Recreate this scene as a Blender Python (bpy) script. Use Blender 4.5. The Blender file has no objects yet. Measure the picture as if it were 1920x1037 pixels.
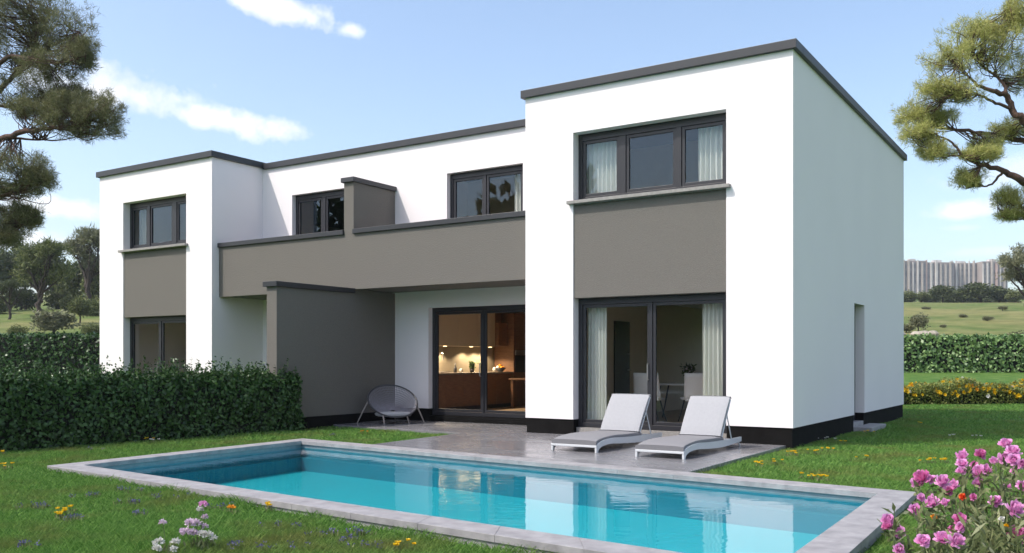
import bpy, bmesh, math, random
import numpy as np
from mathutils import Vector, Matrix, noise as mnoise
from mathutils.geometry import delaunay_2d_cdt

R = math.radians
SC = bpy.context.scene
COL = SC.collection
random.seed(7)
rng = np.random.default_rng(11)

# ------------------------------------------------------------------ camera
FPX, CXP, HYP = 1706.0, 960.0, 677.0          # focal length, principal x and horizon row, in photo pixels
YAW = R(33)
FW = np.array([-math.sin(YAW), math.cos(YAW), 0.0])
RT = np.array([math.cos(YAW), math.sin(YAW), 0.0])
UP = np.array([0.0, 0.0, 1.0])
CAM = np.array([4.137, -14.585, 1.35])
cd = bpy.data.cameras.new('camera')
cam = bpy.data.objects.new('camera', cd)
COL.objects.link(cam)
cam.location = CAM
cam.rotation_euler = (R(90), 0, YAW)
cd.sensor_width = 36.0
cd.lens = 36.0 * FPX / 1920.0
cd.shift_y = (HYP - 518.5) / 1920.0
cd.clip_start = 0.1
cd.clip_end = 6000
SC.camera = cam


def ray(px, py):
    return FW + RT * ((px - CXP) / FPX) + UP * ((HYP - py) / FPX)


def at(px, py, D):
    """point at depth D metres along the view axis"""
    return CAM + ray(px, py) * D


def ground(px, py, z=-0.06):
    r = ray(px, py)
    return CAM + r * ((z - CAM[2]) / r[2])


# ------------------------------------------------------------------ light
SUN_TO = Vector((-0.72, -1.0, 1.55)).normalized()      # towards the sun
SUN_EL = math.asin(SUN_TO.z)
SUN_AZ = math.atan2(SUN_TO.x, SUN_TO.y)
sd = bpy.data.lights.new('sun', 'SUN')
sd.energy = 2.05
sd.angle = R(0.53)
sd.color = (1.0, 0.955, 0.89)
sun = bpy.data.objects.new('sun', sd)
COL.objects.link(sun)
sun.rotation_euler = SUN_TO.to_track_quat('Z', 'Y').to_euler()
SC.view_settings.view_transform = 'Standard'
SC.view_settings.look = 'None'
SC.view_settings.gamma = 1.0
SC.view_settings.use_curve_mapping = False
SC.view_settings.exposure = 0.93
SC.cycles.use_denoising = True
SC.cycles.max_bounces = 9
SC.cycles.diffuse_bounces = 4
SC.cycles.glossy_bounces = 4
SC.cycles.transmission_bounces = 6
SC.cycles.transparent_max_bounces = 16
SC.cycles.caustics_reflective = False
SC.cycles.caustics_refractive = False
SC.cycles.sample_clamp_indirect = 6.0

W = bpy.data.worlds.new('World')
SC.world = W
W.use_nodes = True
nt = W.node_tree
nt.nodes.clear()


def N(tree, typ, **kw):
    n = tree.nodes.new(typ)
    for k, v in kw.items():
        if k == 'ins':
            for kk, vv in v.items():
                n.inputs[kk].default_value = vv
        else:
            setattr(n, k, v)
    return n


def math_n(tree, op, a, b=None, c=None, clamp=False):
    n = tree.nodes.new('ShaderNodeMath')
    n.operation = op
    n.use_clamp = clamp
    for i, v in enumerate((a, b, c)):
        if v is None:
            continue
        if isinstance(v, (int, float)):
            n.inputs[i].default_value = v
        else:
            tree.links.new(v, n.inputs[i])
    return n.outputs[0]


def build_world():
    out = N(nt, 'ShaderNodeOutputWorld')
    bg = N(nt, 'ShaderNodeBackground')
    bg.inputs['Strength'].default_value = 0.15
    sky = N(nt, 'ShaderNodeTexSky', sky_type='NISHITA', sun_disc=False)
    sky.sun_elevation = SUN_EL
    sky.sun_rotation = SUN_AZ
    sky.altitude = 100
    sky.air_density = 1.0
    sky.dust_density = 2.6
    sky.ozone_density = 1.0
    tc = N(nt, 'ShaderNodeTexCoord')
    D = tc.outputs['Generated']
    n1 = N(nt, 'ShaderNodeTexNoise', ins={'Scale': 16.0, 'Detail': 9.0, 'Roughness': 0.62})
    nt.links.new(D, n1.inputs['Vector'])
    n2 = N(nt, 'ShaderNodeTexNoise', ins={'Scale': 5.0, 'Detail': 4.0, 'Roughness': 0.55})
    nt.links.new(D, n2.inputs['Vector'])
    nz = math_n(nt, 'SUBTRACT', n1.outputs['Fac'], 0.5)
    # clouds: photo pixel centre, half width, half height, slope, density
    clouds = [(255, 180, 165, 62, 0.05, 1.0), (400, 222, 150, 34, 0.12, 1.0), (120, 165, 90, 40, 0.0, .7),
              (520, 15, 110, 34, 0.25, 1.0), (660, 58, 34, 20, 0.1, .8), (110, 388, 110, 24, 0.06, .9),
              (60, 455, 130, 26, 0.05, .8), (1808, 396, 75, 22, -0.03, .95), (1800, 428, 40, 9, 0.0, .35),
              (1890, 325, 90, 40, 0.0, .5), (1850, 472, 90, 9, 0, .3), (-420, 120, 260, 90, .1, 1.0), (2400, 160, 300, 100, 0, 1.0),
              ]
    # unseen clouds added round the sky to neutralise the ambient light: (azimuth from the view axis, elevation, half width, half height) in degrees
    ring = [(75, 24, 16, 6), (110, 35, 20, 8), (150, 20, 14, 5), (178, 42, 22, 9), (-80, 30, 18, 7), (-122, 9, 5, 1.6), (-140, 45, 18, 8), (60, 50, 18, 8), (-40, 62, 16, 7), (20, 55, 14, 5), (90, 62, 14, 7)]
    acc = None
    specs = []
    for (px, py, a, b, sl, dens) in clouds:
        c = ray(px, py)
        L = np.linalg.norm(c)
        specs.append((c / L, a / FPX / L, b / FPX / L, sl, dens, 0.1))
    for (az, el, a, b) in ring:
        h = FW * math.cos(R(az)) + RT * math.sin(R(az))
        specs.append((h * math.cos(R(el)) + UP * math.sin(R(el)), math.sin(R(a)), math.sin(R(b)), 0.0, 0.95, 0.3))
    for (c, hw, hh, sl, dens, fac) in specs:
        e1 = np.cross(c, UP)
        e1 /= np.linalg.norm(e1)
        e2 = np.cross(e1, c)
        if e2[2] < 0:
            e2 = -e2
        e1s = e1 - e2 * sl
        e2s = e2 + e1 * sl
        d1 = N(nt, 'ShaderNodeVectorMath', operation='DOT_PRODUCT')
        nt.links.new(D, d1.inputs[0])
        d1.inputs[1].default_value = tuple(e1s / hw)
        d2 = N(nt, 'ShaderNodeVectorMath', operation='DOT_PRODUCT')
        nt.links.new(D, d2.inputs[0])
        d2.inputs[1].default_value = tuple(e2s / hh)
        d3 = N(nt, 'ShaderNodeVectorMath', operation='DOT_PRODUCT')
        nt.links.new(D, d3.inputs[0])
        d3.inputs[1].default_value = tuple(c)
        u, v = d1.outputs['Value'], d2.outputs['Value']
        v = math_n(nt, 'MULTIPLY', v, math_n(nt, 'MULTIPLY_ADD', math_n(nt, 'LESS_THAN', v, 0.0), 0.25, 1.0))
        r2 = math_n(nt, 'ADD', math_n(nt, 'MULTIPLY', u, u), math_n(nt, 'MULTIPLY', v, v))
        r = math_n(nt, 'SQRT', r2)
        f = math_n(nt, 'SUBTRACT', 1.0, r)
        f = math_n(nt, 'MULTIPLY_ADD', nz, 3.4, f)
        f = math_n(nt, 'MULTIPLY', f, 1.35, clamp=True)
        f = math_n(nt, 'SMOOTH_MIN', f, 1.0, 0.3)
        f = math_n(nt, 'MULTIPLY', f, dens)
        f = math_n(nt, 'MULTIPLY', f, math_n(nt, 'GREATER_THAN', d3.outputs['Value'], fac))
        acc = f if acc is None else math_n(nt, 'MAXIMUM', acc, f)
    ramp = N(nt, 'ShaderNodeMapRange', ins={'From Min': 0.35, 'From Max': 0.62, 'To Min': 3.9, 'To Max': 4.8})
    nt.links.new(n2.outputs['Fac'], ramp.inputs['Value'])
    cc = N(nt, 'ShaderNodeCombineColor')
    for i, k in enumerate((0.985, 0.995, 1.02)):
        nt.links.new(math_n(nt, 'MULTIPLY', ramp.outputs[0], k), cc.inputs[i])
    tint = N(nt, 'ShaderNodeMix', data_type='RGBA', blend_type='MULTIPLY')
    tint.inputs[0].default_value = 1.0
    nt.links.new(sky.outputs[0], tint.inputs[6])
    tint.inputs[7].default_value = (0.985, 0.975, 0.955, 1)
    mix = N(nt, 'ShaderNodeMix', data_type='RGBA')
    nt.links.new(acc, mix.inputs[0])
    nt.links.new(tint.outputs[2], mix.inputs[6])
    nt.links.new(cc.outputs[0], mix.inputs[7])
    nt.links.new(mix.outputs[2], bg.inputs['Color'])
    nt.links.new(bg.outputs[0], out.inputs['Surface'])


build_world()

# ------------------------------------------------------------------ materials
MATS = {}


def mat(name, color, rough=0.6, var=0.0, vscale=4.0, bump=0.0, bscale=60.0, metal=0.0, spec=0.5, color2=None,
        rvar=0.0, stretch=None, detail=4.0, bdist=0.02):
    m = bpy.data.materials.new(name)
    m.use_nodes = True
    t = m.node_tree
    b = t.nodes['Principled BSDF']
    b.inputs['Roughness'].default_value = rough
    b.inputs['Metallic'].default_value = metal
    b.inputs['Specular IOR Level'].default_value = spec
    b.inputs['Base Color'].default_value = (*color, 1)
    geo = N(t, 'ShaderNodeNewGeometry')
    pos = geo.outputs['Position']
    if stretch:
        mp = N(t, 'ShaderNodeMapping')
        mp.inputs['Scale'].default_value = stretch
        t.links.new(pos, mp.inputs['Vector'])
        pos = mp.outputs[0]
    if var or color2 or rvar:
        n = N(t, 'ShaderNodeTexNoise', ins={'Scale': vscale, 'Detail': detail, 'Roughness': 0.6})
        t.links.new(pos, n.inputs['Vector'])
        mr = N(t, 'ShaderNodeMapRange', ins={'From Min': 0.3, 'From Max': 0.7})
        t.links.new(n.outputs['Fac'], mr.inputs['Value'])
        mx = N(t, 'ShaderNodeMix', data_type='RGBA')
        c1 = color
        c2 = color2 if color2 else tuple(c * (1 - var) for c in color)
        if not color2:
            c1 = tuple(min(1, c * (1 + var)) for c in color)
        mx.inputs[6].default_value = (*c1, 1)
        mx.inputs[7].default_value = (*c2, 1)
        t.links.new(mr.outputs[0], mx.inputs[0])
        t.links.new(mx.outputs[2], b.inputs['Base Color'])
        if rvar:
            mr2 = N(t, 'ShaderNodeMapRange', ins={'From Min': 0.35, 'From Max': 0.65, 'To Min': rough - rvar, 'To Max': rough + rvar})
            t.links.new(n.outputs['Fac'], mr2.inputs['Value'])
            t.links.new(mr2.outputs[0], b.inputs['Roughness'])
    if bump:
        n = N(t, 'ShaderNodeTexNoise', ins={'Scale': bscale, 'Detail': 3.0, 'Roughness': 0.6})
        t.links.new(pos, n.inputs['Vector'])
        bp = N(t, 'ShaderNodeBump', ins={'Strength': bump, 'Distance': bdist})
        t.links.new(n.outputs['Fac'], bp.inputs['Height'])
        t.links.new(bp.outputs[0], b.inputs['Normal'])
    MATS[name] = m
    return m


def leaf_mat(name, c1, c2, trans=0.3, rough=0.5, spec=0.35, patch=None, pscale=0.8):
    m = bpy.data.materials.new(name)
    m.use_nodes = True
    t = m.node_tree
    b = t.nodes['Principled BSDF']
    out = t.nodes['Material Output']
    b.inputs['Roughness'].default_value = rough
    b.inputs['Specular IOR Level'].default_value = spec
    geo = N(t, 'ShaderNodeNewGeometry')
    mx = N(t, 'ShaderNodeMix', data_type='RGBA')
    mx.inputs[6].default_value = (*c1, 1)
    mx.inputs[7].default_value = (*c2, 1)
    t.links.new(geo.outputs['Random Per Island'], mx.inputs[0])
    col = mx.outputs[2]
    if patch:
        n = N(t, 'ShaderNodeTexNoise', ins={'Scale': pscale, 'Detail': 3.0, 'Roughness': 0.6})
        t.links.new(geo.outputs['Position'], n.inputs['Vector'])
        mr = N(t, 'ShaderNodeMapRange', ins={'From Min': 0.48, 'From Max': 0.68})
        t.links.new(n.outputs['Fac'], mr.inputs['Value'])
        m2 = N(t, 'ShaderNodeMix', data_type='RGBA')
        m2.inputs[7].default_value = (*patch, 1)
        t.links.new(mr.outputs[0], m2.inputs[0])
        t.links.new(col, m2.inputs[6])
        col = m2.outputs[2]
    t.links.new(col, b.inputs['Base Color'])
    tr = N(t, 'ShaderNodeBsdfTranslucent')
    t.links.new(col, tr.inputs['Color'])
    ms = N(t, 'ShaderNodeMixShader')
    ms.inputs[0].default_value = trans
    t.links.new(b.outputs[0], ms.inputs[1])
    t.links.new(tr.outputs[0], ms.inputs[2])
    t.links.new(ms.outputs[0], out.inputs['Surface'])
    MATS[name] = m
    return m


def glass_mat(name, tint, ior, rough=0.0, wave=False):
    m = bpy.data.materials.new(name)
    m.use_nodes = True
    t = m.node_tree
    t.nodes.clear()
    out = N(t, 'ShaderNodeOutputMaterial')
    tr = N(t, 'ShaderNodeBsdfTransparent')
    tr.inputs['Color'].default_value = (*tint, 1)
    gl = N(t, 'ShaderNodeBsdfGlossy')
    gl.inputs['Roughness'].default_value = rough
    gl.inputs['Color'].default_value = (0.95, 0.95, 0.95, 1) if wave else (0.66, 0.83, 1.0, 1)
    fr = N(t, 'ShaderNodeFresnel')
    # same reflectance from both sides of the sheet
    gb = N(t, 'ShaderNodeNewGeometry')
    t.links.new(math_n(t, 'MULTIPLY_ADD', gb.outputs['Backfacing'], 1.0 / ior - ior, ior), fr.inputs['IOR'])
    ms = N(t, 'ShaderNodeMixShader')
    if wave:
        geo = N(t, 'ShaderNodeNewGeometry')
        mp = N(t, 'ShaderNodeCombineXYZ')
        for i, ax in enumerate((RT * 2.0, FW * 5.5)):
            dn = N(t, 'ShaderNodeVectorMath', operation='DOT_PRODUCT')
            t.links.new(geo.outputs['Position'], dn.inputs[0])
            dn.inputs[1].default_value = tuple(ax)
            t.links.new(dn.outputs['Value'], mp.inputs[i])
        n1 = N(t, 'ShaderNodeTexNoise', ins={'Scale': 1.6, 'Detail': 2.0, 'Roughness': 0.45, 'Distortion': 0.3})
        t.links.new(mp.outputs[0], n1.inputs['Vector'])
        n2 = N(t, 'ShaderNodeTexNoise', ins={'Scale': 0.22, 'Detail': 1.0})
        t.links.new(mp.outputs[0], n2.inputs['Vector'])
        h = math_n(t, 'MULTIPLY', n1.outputs['Fac'], math_n(t, 'MULTIPLY_ADD', n2.outputs['Fac'], 1.6, -0.25))
        bp = N(t, 'ShaderNodeBump', ins={'Strength': 1.0, 'Distance': 0.0042})
        t.links.new(h, bp.inputs['Height'])
        t.links.new(bp.outputs[0], gl.inputs['Normal'])
    t.links.new(fr.outputs[0], ms.inputs[0])
    t.links.new(tr.outputs[0], ms.inputs[1])
    t.links.new(gl.outputs[0], ms.inputs[2])
    t.links.new(ms.outputs[0], out.inputs['Surface'])
    MATS[name] = m
    return m


def emit_mat(name, color, strength):
    m = bpy.data.materials.new(name)
    m.use_nodes = True
    b = m.node_tree.nodes['Principled BSDF']
    b.inputs['Base Color'].default_value = (*color, 1)
    b.inputs['Emission Color'].default_value = (*color, 1)
    b.inputs['Emission Strength'].default_value = strength
    return m


M_WHITE = mat('white_plaster', (0.825, 0.777, 0.787), 0.85, var=0.018, vscale=0.7, bump=0.28, bscale=95, bdist=0.006, spec=0.2)
M_GREY = mat('grey_render', (0.167, 0.154, 0.139), 0.9, var=0.10, vscale=38.0, bump=1.0, bscale=44, bdist=0.013, stretch=(1, 1, 2.2), spec=0.2)
M_ANTH = mat('anthracite_metal', (0.029, 0.030, 0.035), 0.45, var=0.06, vscale=2.0, spec=0.5)
M_FRAME = mat('anthracite_frame', (0.021, 0.021, 0.026), 0.42, var=0.05, vscale=6.0, spec=0.5)
M_PLINTH = mat('black_plinth', (0.009, 0.0085, 0.0085), 0.9, spec=0.1, var=0.2, vscale=5, bump=0.3, bscale=80, bdist=0.004)
M_SILL = mat('stone_sill', (0.26, 0.245, 0.23), 0.7, var=0.2, vscale=25, bump=0.2, bscale=90, bdist=0.003)
M_SOFFIT = mat('soffit_render', (0.17, 0.155, 0.14), 0.9, var=0.05)
M_ROOF = mat('roof_membrane', (0.12, 0.12, 0.12), 0.9, var=0.1)
M_TERR = mat('polished_concrete', (0.215, 0.208, 0.218), 0.25, color2=(0.155, 0.153, 0.162), vscale=1.1, rvar=0.10, stretch=(0.8, 1.5, 1), detail=5, bump=0.06, bscale=30, bdist=0.004)
M_COPE = mat('pale_stone', (0.35, 0.337, 0.347), 0.6, color2=(0.205, 0.197, 0.205), vscale=5.5, detail=12, bump=0.4, bscale=90, bdist=0.004)
M_POOLTOP = mat('pool_band', (0.235, 0.28, 0.31), 0.5, var=0.12, vscale=9)
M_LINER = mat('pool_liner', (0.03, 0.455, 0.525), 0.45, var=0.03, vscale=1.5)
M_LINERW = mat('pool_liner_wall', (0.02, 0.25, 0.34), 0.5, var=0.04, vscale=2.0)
M_WATER = glass_mat('water', (0.66, 0.92, 0.935), 1.33, wave=True)
M_GLASS = glass_mat('window_glass', (0.93, 0.945, 0.94), 1.66)
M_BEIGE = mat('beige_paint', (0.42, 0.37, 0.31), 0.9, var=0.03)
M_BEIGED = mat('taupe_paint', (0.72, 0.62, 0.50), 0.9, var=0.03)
M_FLOOR = mat('wood_floor', (0.42, 0.31, 0.21), 0.45, var=0.25, vscale=3, stretch=(1, 8, 1))
M_BROWN = mat('walnut_front', (0.22, 0.115, 0.065), 0.45, var=0.2, vscale=5, stretch=(1, 1, 6))
M_SPLASH = mat('beige_tile', (0.20, 0.17, 0.125), 0.5, var=0.05, vscale=6)
M_DOOR = mat('dark_door', (0.022, 0.013, 0.011), 0.5, var=0.1)
M_CREAM = mat('cream_front', (0.52, 0.45, 0.33), 0.45, var=0.03)
M_WORKTOP = mat('worktop', (0.22, 0.18, 0.15), 0.35, var=0.15, vscale=12)
M_CURT = leaf_mat('curtain_cloth', (0.85, 0.86, 0.80), (0.85, 0.86, 0.80), trans=0.35, rough=0.9, spec=0.1)
M_CURTG = leaf_mat('curtain_cloth_taupe', (0.34, 0.33, 0.28), (0.34, 0.33, 0.28), trans=0.35, rough=0.9, spec=0.1)
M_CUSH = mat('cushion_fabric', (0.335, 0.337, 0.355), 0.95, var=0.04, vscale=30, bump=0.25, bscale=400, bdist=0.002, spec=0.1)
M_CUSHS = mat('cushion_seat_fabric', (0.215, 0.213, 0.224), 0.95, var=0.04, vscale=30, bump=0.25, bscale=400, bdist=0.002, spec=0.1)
M_LFRAME = mat('lounger_frame', (0.56, 0.58, 0.60), 0.35, spec=0.5, var=0.02)
M_WICK = mat('chair_shell', (0.20, 0.19, 0.22), 0.55, var=0.1, vscale=20)
M_STEEL = mat('brushed_steel', (0.42, 0.40, 0.39), 0.35, metal=0.8, var=0.05)
M_CHLEG = mat('pale_metal_leg', (0.33, 0.29, 0.27), 0.45, var=0.05)
M_DARK = mat('dark_steel', (0.04, 0.04, 0.045), 0.4, var=0.1)
M_CHAIRW = mat('chair_upholstery', (0.75, 0.74, 0.75), 0.8, var=0.03)
M_BARK = mat('pine_bark', (0.135, 0.075, 0.05), 0.9, color2=(0.06, 0.036, 0.028), vscale=9, bump=0.9, bscale=22, bdist=0.05, stretch=(1, 1, 0.4))
M_BARKD = mat('dark_bark', (0.07, 0.05, 0.04), 0.9, color2=(0.03, 0.023, 0.018), vscale=9, bump=0.6, bscale=22, bdist=0.05)
M_NEEDL = leaf_mat('pine_needles_dark', (0.10, 0.115, 0.05), (0.24, 0.23, 0.105), trans=0.25, rough=0.6)
M_NEEDR = leaf_mat('pine_needles_light', (0.30, 0.33, 0.085), (0.55, 0.52, 0.20), trans=0.35, rough=0.6)
M_LEAFD = leaf_mat('far_foliage_dark', (0.035, 0.055, 0.022), (0.115, 0.135, 0.05), trans=0.2, rough=0.7)
M_LEAFM = leaf_mat('far_foliage_mid', (0.07, 0.10, 0.035), (0.20, 0.22, 0.08), trans=0.2, rough=0.7)
M_LEAFG = leaf_mat('shrub_foliage_grey', (0.11, 0.125, 0.07), (0.26, 0.26, 0.15), trans=0.2, rough=0.7)
M_HEDGE = leaf_mat('hedge_leaf', (0.011, 0.034, 0.009), (0.075, 0.145, 0.042), trans=0.12, rough=0.38, spec=0.30)
M_HEDGE2 = leaf_mat('laurel_leaf', (0.055, 0.125, 0.034), (0.27, 0.40, 0.14), trans=0.2, rough=0.4, spec=0.5)
M_HCORE = mat('dark_core', (0.006, 0.008, 0.004), 0.95, var=0.4, vscale=14, bump=0.9, bscale=16, bdist=0.08)  # near-black core colour, stands for the shade between hedge leaves
M_GRASS = leaf_mat('grass_blade', (0.050, 0.150, 0.020), (0.225, 0.39, 0.092), trans=0.3, rough=0.45, spec=0.35, patch=(0.185, 0.215, 0.06), pscale=0.9)
M_BEDLEAF = leaf_mat('bed_leaf', (0.09, 0.13, 0.035), (0.34, 0.36, 0.10), trans=0.25)
M_ROSELEAF = leaf_mat('rose_leaf', (0.08, 0.11, 0.04), (0.26, 0.28, 0.13), trans=0.3, rough=0.45)
M_STEM = mat('green_stem', (0.10, 0.14, 0.05), 0.6, var=0.2, vscale=8)
M_PINK = leaf_mat('pink_petal', (0.72, 0.26, 0.56), (0.86, 0.50, 0.76), trans=0.35, rough=0.6)
M_PINKD = leaf_mat('deep_pink_petal', (0.62, 0.14, 0.38), (0.78, 0.30, 0.56), trans=0.35, rough=0.6)
M_RED = leaf_mat('red_petal', (0.75, 0.04, 0.04), (0.80, 0.25, 0.05), trans=0.3, rough=0.6)
M_YEL = leaf_mat('yellow_petal', (0.78, 0.46, 0.01), (0.85, 0.62, 0.03), trans=0.3, rough=0.6)
M_ORA = leaf_mat('orange_petal', (0.75, 0.25, 0.02), (0.80, 0.40, 0.03), trans=0.3, rough=0.6)
M_PALE = leaf_mat('white_petal', (0.62, 0.62, 0.58), (0.78, 0.76, 0.74), trans=0.3, rough=0.6)
M_LILAC = leaf_mat('lilac_petal', (0.62, 0.45, 0.58), (0.78, 0.66, 0.76), trans=0.3, rough=0.6)
M_PURP = leaf_mat('purple_petal', (0.085, 0.08, 0.19), (0.17, 0.165, 0.33), trans=0.3, rough=0.6)
M_LAMP = emit_mat('warm_lamp', (1.0, 0.72, 0.36), 3.0)
M_TOWER = mat('tower_concrete', (0.28, 0.235, 0.215), 0.9, var=0.1, vscale=0.08)
M_TOWERW = mat('tower_white', (0.52, 0.49, 0.47), 0.9, var=0.25, vscale=0.06)
M_TOWER2 = mat('tower_beige', (0.38, 0.335, 0.30), 0.9, var=0.2, vscale=0.08)
M_TOWERP = mat('tower_pink', (0.46, 0.32, 0.28), 0.9, var=0.08, vscale=0.08)
M_TOWERG = mat('tower_glass', (0.075, 0.075, 0.085), 0.4, color2=(0.24, 0.22, 0.21), vscale=1.0, stretch=(.03, .03, .35))
M_POT = mat('white_ceramic', (0.7, 0.68, 0.64), 0.3, var=0.02)
M_ROCK = mat('pale_rock', (0.30, 0.27, 0.22), 0.9, var=0.3, vscale=1.2)


# ------------------------------------------------------------------ mesh helpers
class MB:
    """collects vertices and faces of one mesh"""
    def __init__(s):
        s.v, s.f, s.mi = [], [], []

    def add(s, vs, fs, mi=0):
        o = len(s.v)
        s.v += [tuple(map(float, p)) for p in vs]
        s.f += [tuple(i + o for i in f) for f in fs]
        s.mi += [mi] * len(fs)

    def box(s, x0, x1, y0, y1, z0, z1, mi=0):
        s.add([(x0, y0, z0), (x1, y0, z0), (x1, y1, z0), (x0, y1, z0), (x0, y0, z1), (x1, y0, z1), (x1, y1, z1), (x0, y1, z1)],
              [(0, 3, 2, 1), (4, 5, 6, 7), (0, 1, 5, 4), (1, 2, 6, 5), (2, 3, 7, 6), (3, 0, 4, 7)], mi)

    def prism(s, poly, z0, z1, mi=0):
        n = len(poly)
        a = sum(poly[i][0] * poly[(i + 1) % n][1] - poly[(i + 1) % n][0] * poly[i][1] for i in range(n))
        if a < 0:
            poly = poly[::-1]
        vs = [(p[0], p[1], z0) for p in poly] + [(p[0], p[1], z1) for p in poly]
        fs = [tuple(range(n))[::-1], tuple(range(n, 2 * n))]
        fs += [(i, (i + 1) % n, n + (i + 1) % n, n + i) for i in range(n)]
        s.add(vs, fs, mi)

    def side_prism(s, poly, x0, x1, mi=0):
        """outline in the YZ plane, swept along X"""
        n = len(poly)
        a = sum(poly[i][0] * poly[(i + 1) % n][1] - poly[(i + 1) % n][0] * poly[i][1] for i in range(n))
        if a < 0:
            poly = poly[::-1]
        vs = [(x0, p[0], p[1]) for p in poly] + [(x1, p[0], p[1]) for p in poly]
        fs = [tuple(range(n))[::-1], tuple(range(n, 2 * n))]
        fs += [(i, (i + 1) % n, n + (i + 1) % n, n + i) for i in range(n)]
        s.add(vs, fs, mi)

    def tube(s, pts, r, seg=8, mi=0, cap=True):
        pts = [Vector(p) for p in pts]
        n = len(pts)
        rs = r if isinstance(r, (list, tuple)) else [r] * n
        vs, fs = [], []
        prev = None
        for i, p in enumerate(pts):
            d = (pts[min(i + 1, n - 1)] - pts[max(i - 1, 0)])
            if d.length < 1e-9:
                d = Vector((0, 0, 1))
            d.normalize()
            if prev is None:
                a = d.orthogonal().normalized()
            else:
                a = (prev - d * prev.dot(d))
                a = a.normalized() if a.length > 1e-6 else d.orthogonal().normalized()
            prev = a
            b = d.cross(a)
            for k in range(seg):
                t = 2 * math.pi * k / seg
                vs.append(p + (a * math.cos(t) + b * math.sin(t)) * rs[i])
        for i in range(n - 1):
            for k in range(seg):
                k2 = (k + 1) % seg
                fs.append((i * seg + k, i * seg + k2, (i + 1) * seg + k2, (i + 1) * seg + k))
        if cap:
            fs.append(tuple(range(seg))[::-1])
            fs.append(tuple((n - 1) * seg + k for k in range(seg)))
        s.add(vs, fs, mi)

    def lathe(s, prof, c=(0, 0, 0), seg=20, mi=0):
        vs, fs = [], []
        n = len(prof)
        for (r, z) in prof:
            for k in range(seg):
                t = 2 * math.pi * k / seg
                vs.append((c[0] + r * math.cos(t), c[1] + r * math.sin(t), c[2] + z))
        for i in range(n - 1):
            for k in range(seg):
                k2 = (k + 1) % seg
                fs.append((i * seg + k, i * seg + k2, (i + 1) * seg + k2, (i + 1) * seg + k))
        s.add(vs, fs, mi)

    def build(s, name, mats, parent=None, smooth=False, bevel=0.0, loc=None):
        me = bpy.data.meshes.new(name)
        me.from_pydata(s.v, [], s.f)
        if not isinstance(mats, (list, tuple)):
            mats = [mats]
        for m in mats:
            me.materials.append(m)
        if len(mats) > 1:
            me.polygons.foreach_set('material_index', s.mi)
        if smooth:
            me.polygons.foreach_set('use_smooth', [True] * len(s.f))
        me.update()
        o = bpy.data.objects.new(name, me)
        COL.objects.link(o)
        if parent:
            o.parent = parent
        if loc is not None:
            o.location = loc
        if bevel:
            b = o.modifiers.new('bevel', 'BEVEL')
            b.width = bevel
            b.segments = 2
            b.limit_method = 'ANGLE'
        return o


def tag(o, label=None, cat=None, group=None, kind=None):
    if label:
        o['label'] = label
    if cat:
        o['category'] = cat
    if group:
        o['group'] = group
    if kind:
        o['kind'] = kind
    return o


def empty(name, loc=(0, 0, 0), rz=0.0, label=None, cat=None, group=None):
    o = bpy.data.objects.new(name, None)
    o.empty_display_size = 0.2
    o.location = loc
    o.rotation_euler = (0, 0, rz)
    COL.objects.link(o)
    return tag(o, label, cat, group)


def np_mesh(name, V, k, m, parent=None, smooth=False):
    """V: (n*k, 3) float array, every k consecutive vertices make one face; or (V, F)"""
    me = bpy.data.meshes.new(name)
    if isinstance(V, tuple):
        V, Fc = V
    else:
        Fc = np.arange(len(V)).reshape(-1, k)
    nf = len(Fc)
    kk = Fc.shape[1]
    me.vertices.add(len(V))
    me.vertices.foreach_set('co', np.asarray(V, np.float32).ravel())
    me.loops.add(nf * kk)
    me.loops.foreach_set('vertex_index', Fc.astype(np.int32).ravel())
    me.polygons.add(nf)
    me.polygons.foreach_set('loop_start', np.arange(0, nf * kk, kk, dtype=np.int32))
    me.polygons.foreach_set('loop_total', np.full(nf, kk, np.int32))
    me.update(calc_edges=True)
    for mm in (m if isinstance(m, (list, tuple)) else [m]):
        me.materials.append(mm)
    o = bpy.data.objects.new(name, me)
    COL.objects.link(o)
    if parent:
        o.parent = parent
    return o


def unit(a):
    return a / np.maximum(np.linalg.norm(a, axis=-1, keepdims=True), 1e-9)


def rand_dirs(n):
    return unit(rng.normal(size=(n, 3)))


def leaf_quads(P, Dr, length, width, fold=0.25, nrm=None):
    """diamond leaves: base P, direction Dr, per-leaf length and width"""
    n = len(P)
    L = np.broadcast_to(np.asarray(length, float), (n,))[:, None]
    Wd = np.broadcast_to(np.asarray(width, float), (n,))[:, None]
    Dr = unit(Dr)
    S = unit(np.cross(Dr, rand_dirs(n) if nrm is None else nrm))
    Nn = np.cross(Dr, S)
    mid = P + Dr * L * 0.5 + Nn * L * fold * 0.3
    V = np.stack([P, mid + S * Wd * 0.5, P + Dr * L, mid - S * Wd * 0.5], 1)
    return V.reshape(-1, 3)


def needle_tris(P, Dr, length, width):
    n = len(P)
    L = np.broadcast_to(np.asarray(length, float), (n,))[:, None]
    Wd = np.broadcast_to(np.asarray(width, float), (n,))[:, None]
    Dr = unit(Dr)
    S = unit(np.cross(Dr, rand_dirs(n)))
    V = np.stack([P - S * Wd * 0.5, P + S * Wd * 0.5, P + Dr * L], 1)
    return V.reshape(-1, 3)


def smooth_path(pts, n=14):
    """Catmull-Rom through the points"""
    P = [np.array(p, float) for p in pts]
    P = [2 * P[0] - P[1]] + P + [2 * P[-1] - P[-2]]
    out = []
    for i in range(1, len(P) - 2):
        for t in np.linspace(0, 1, n, endpoint=False):
            a, b, c, d = P[i - 1], P[i], P[i + 1], P[i + 2]
            out.append(0.5 * ((2 * b) + (c - a) * t + (2 * a - 5 * b + 4 * c - d) * t ** 2 + (3 * b - a - 3 * c + d) * t ** 3))
    out.append(P[-2])
    return out


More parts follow.
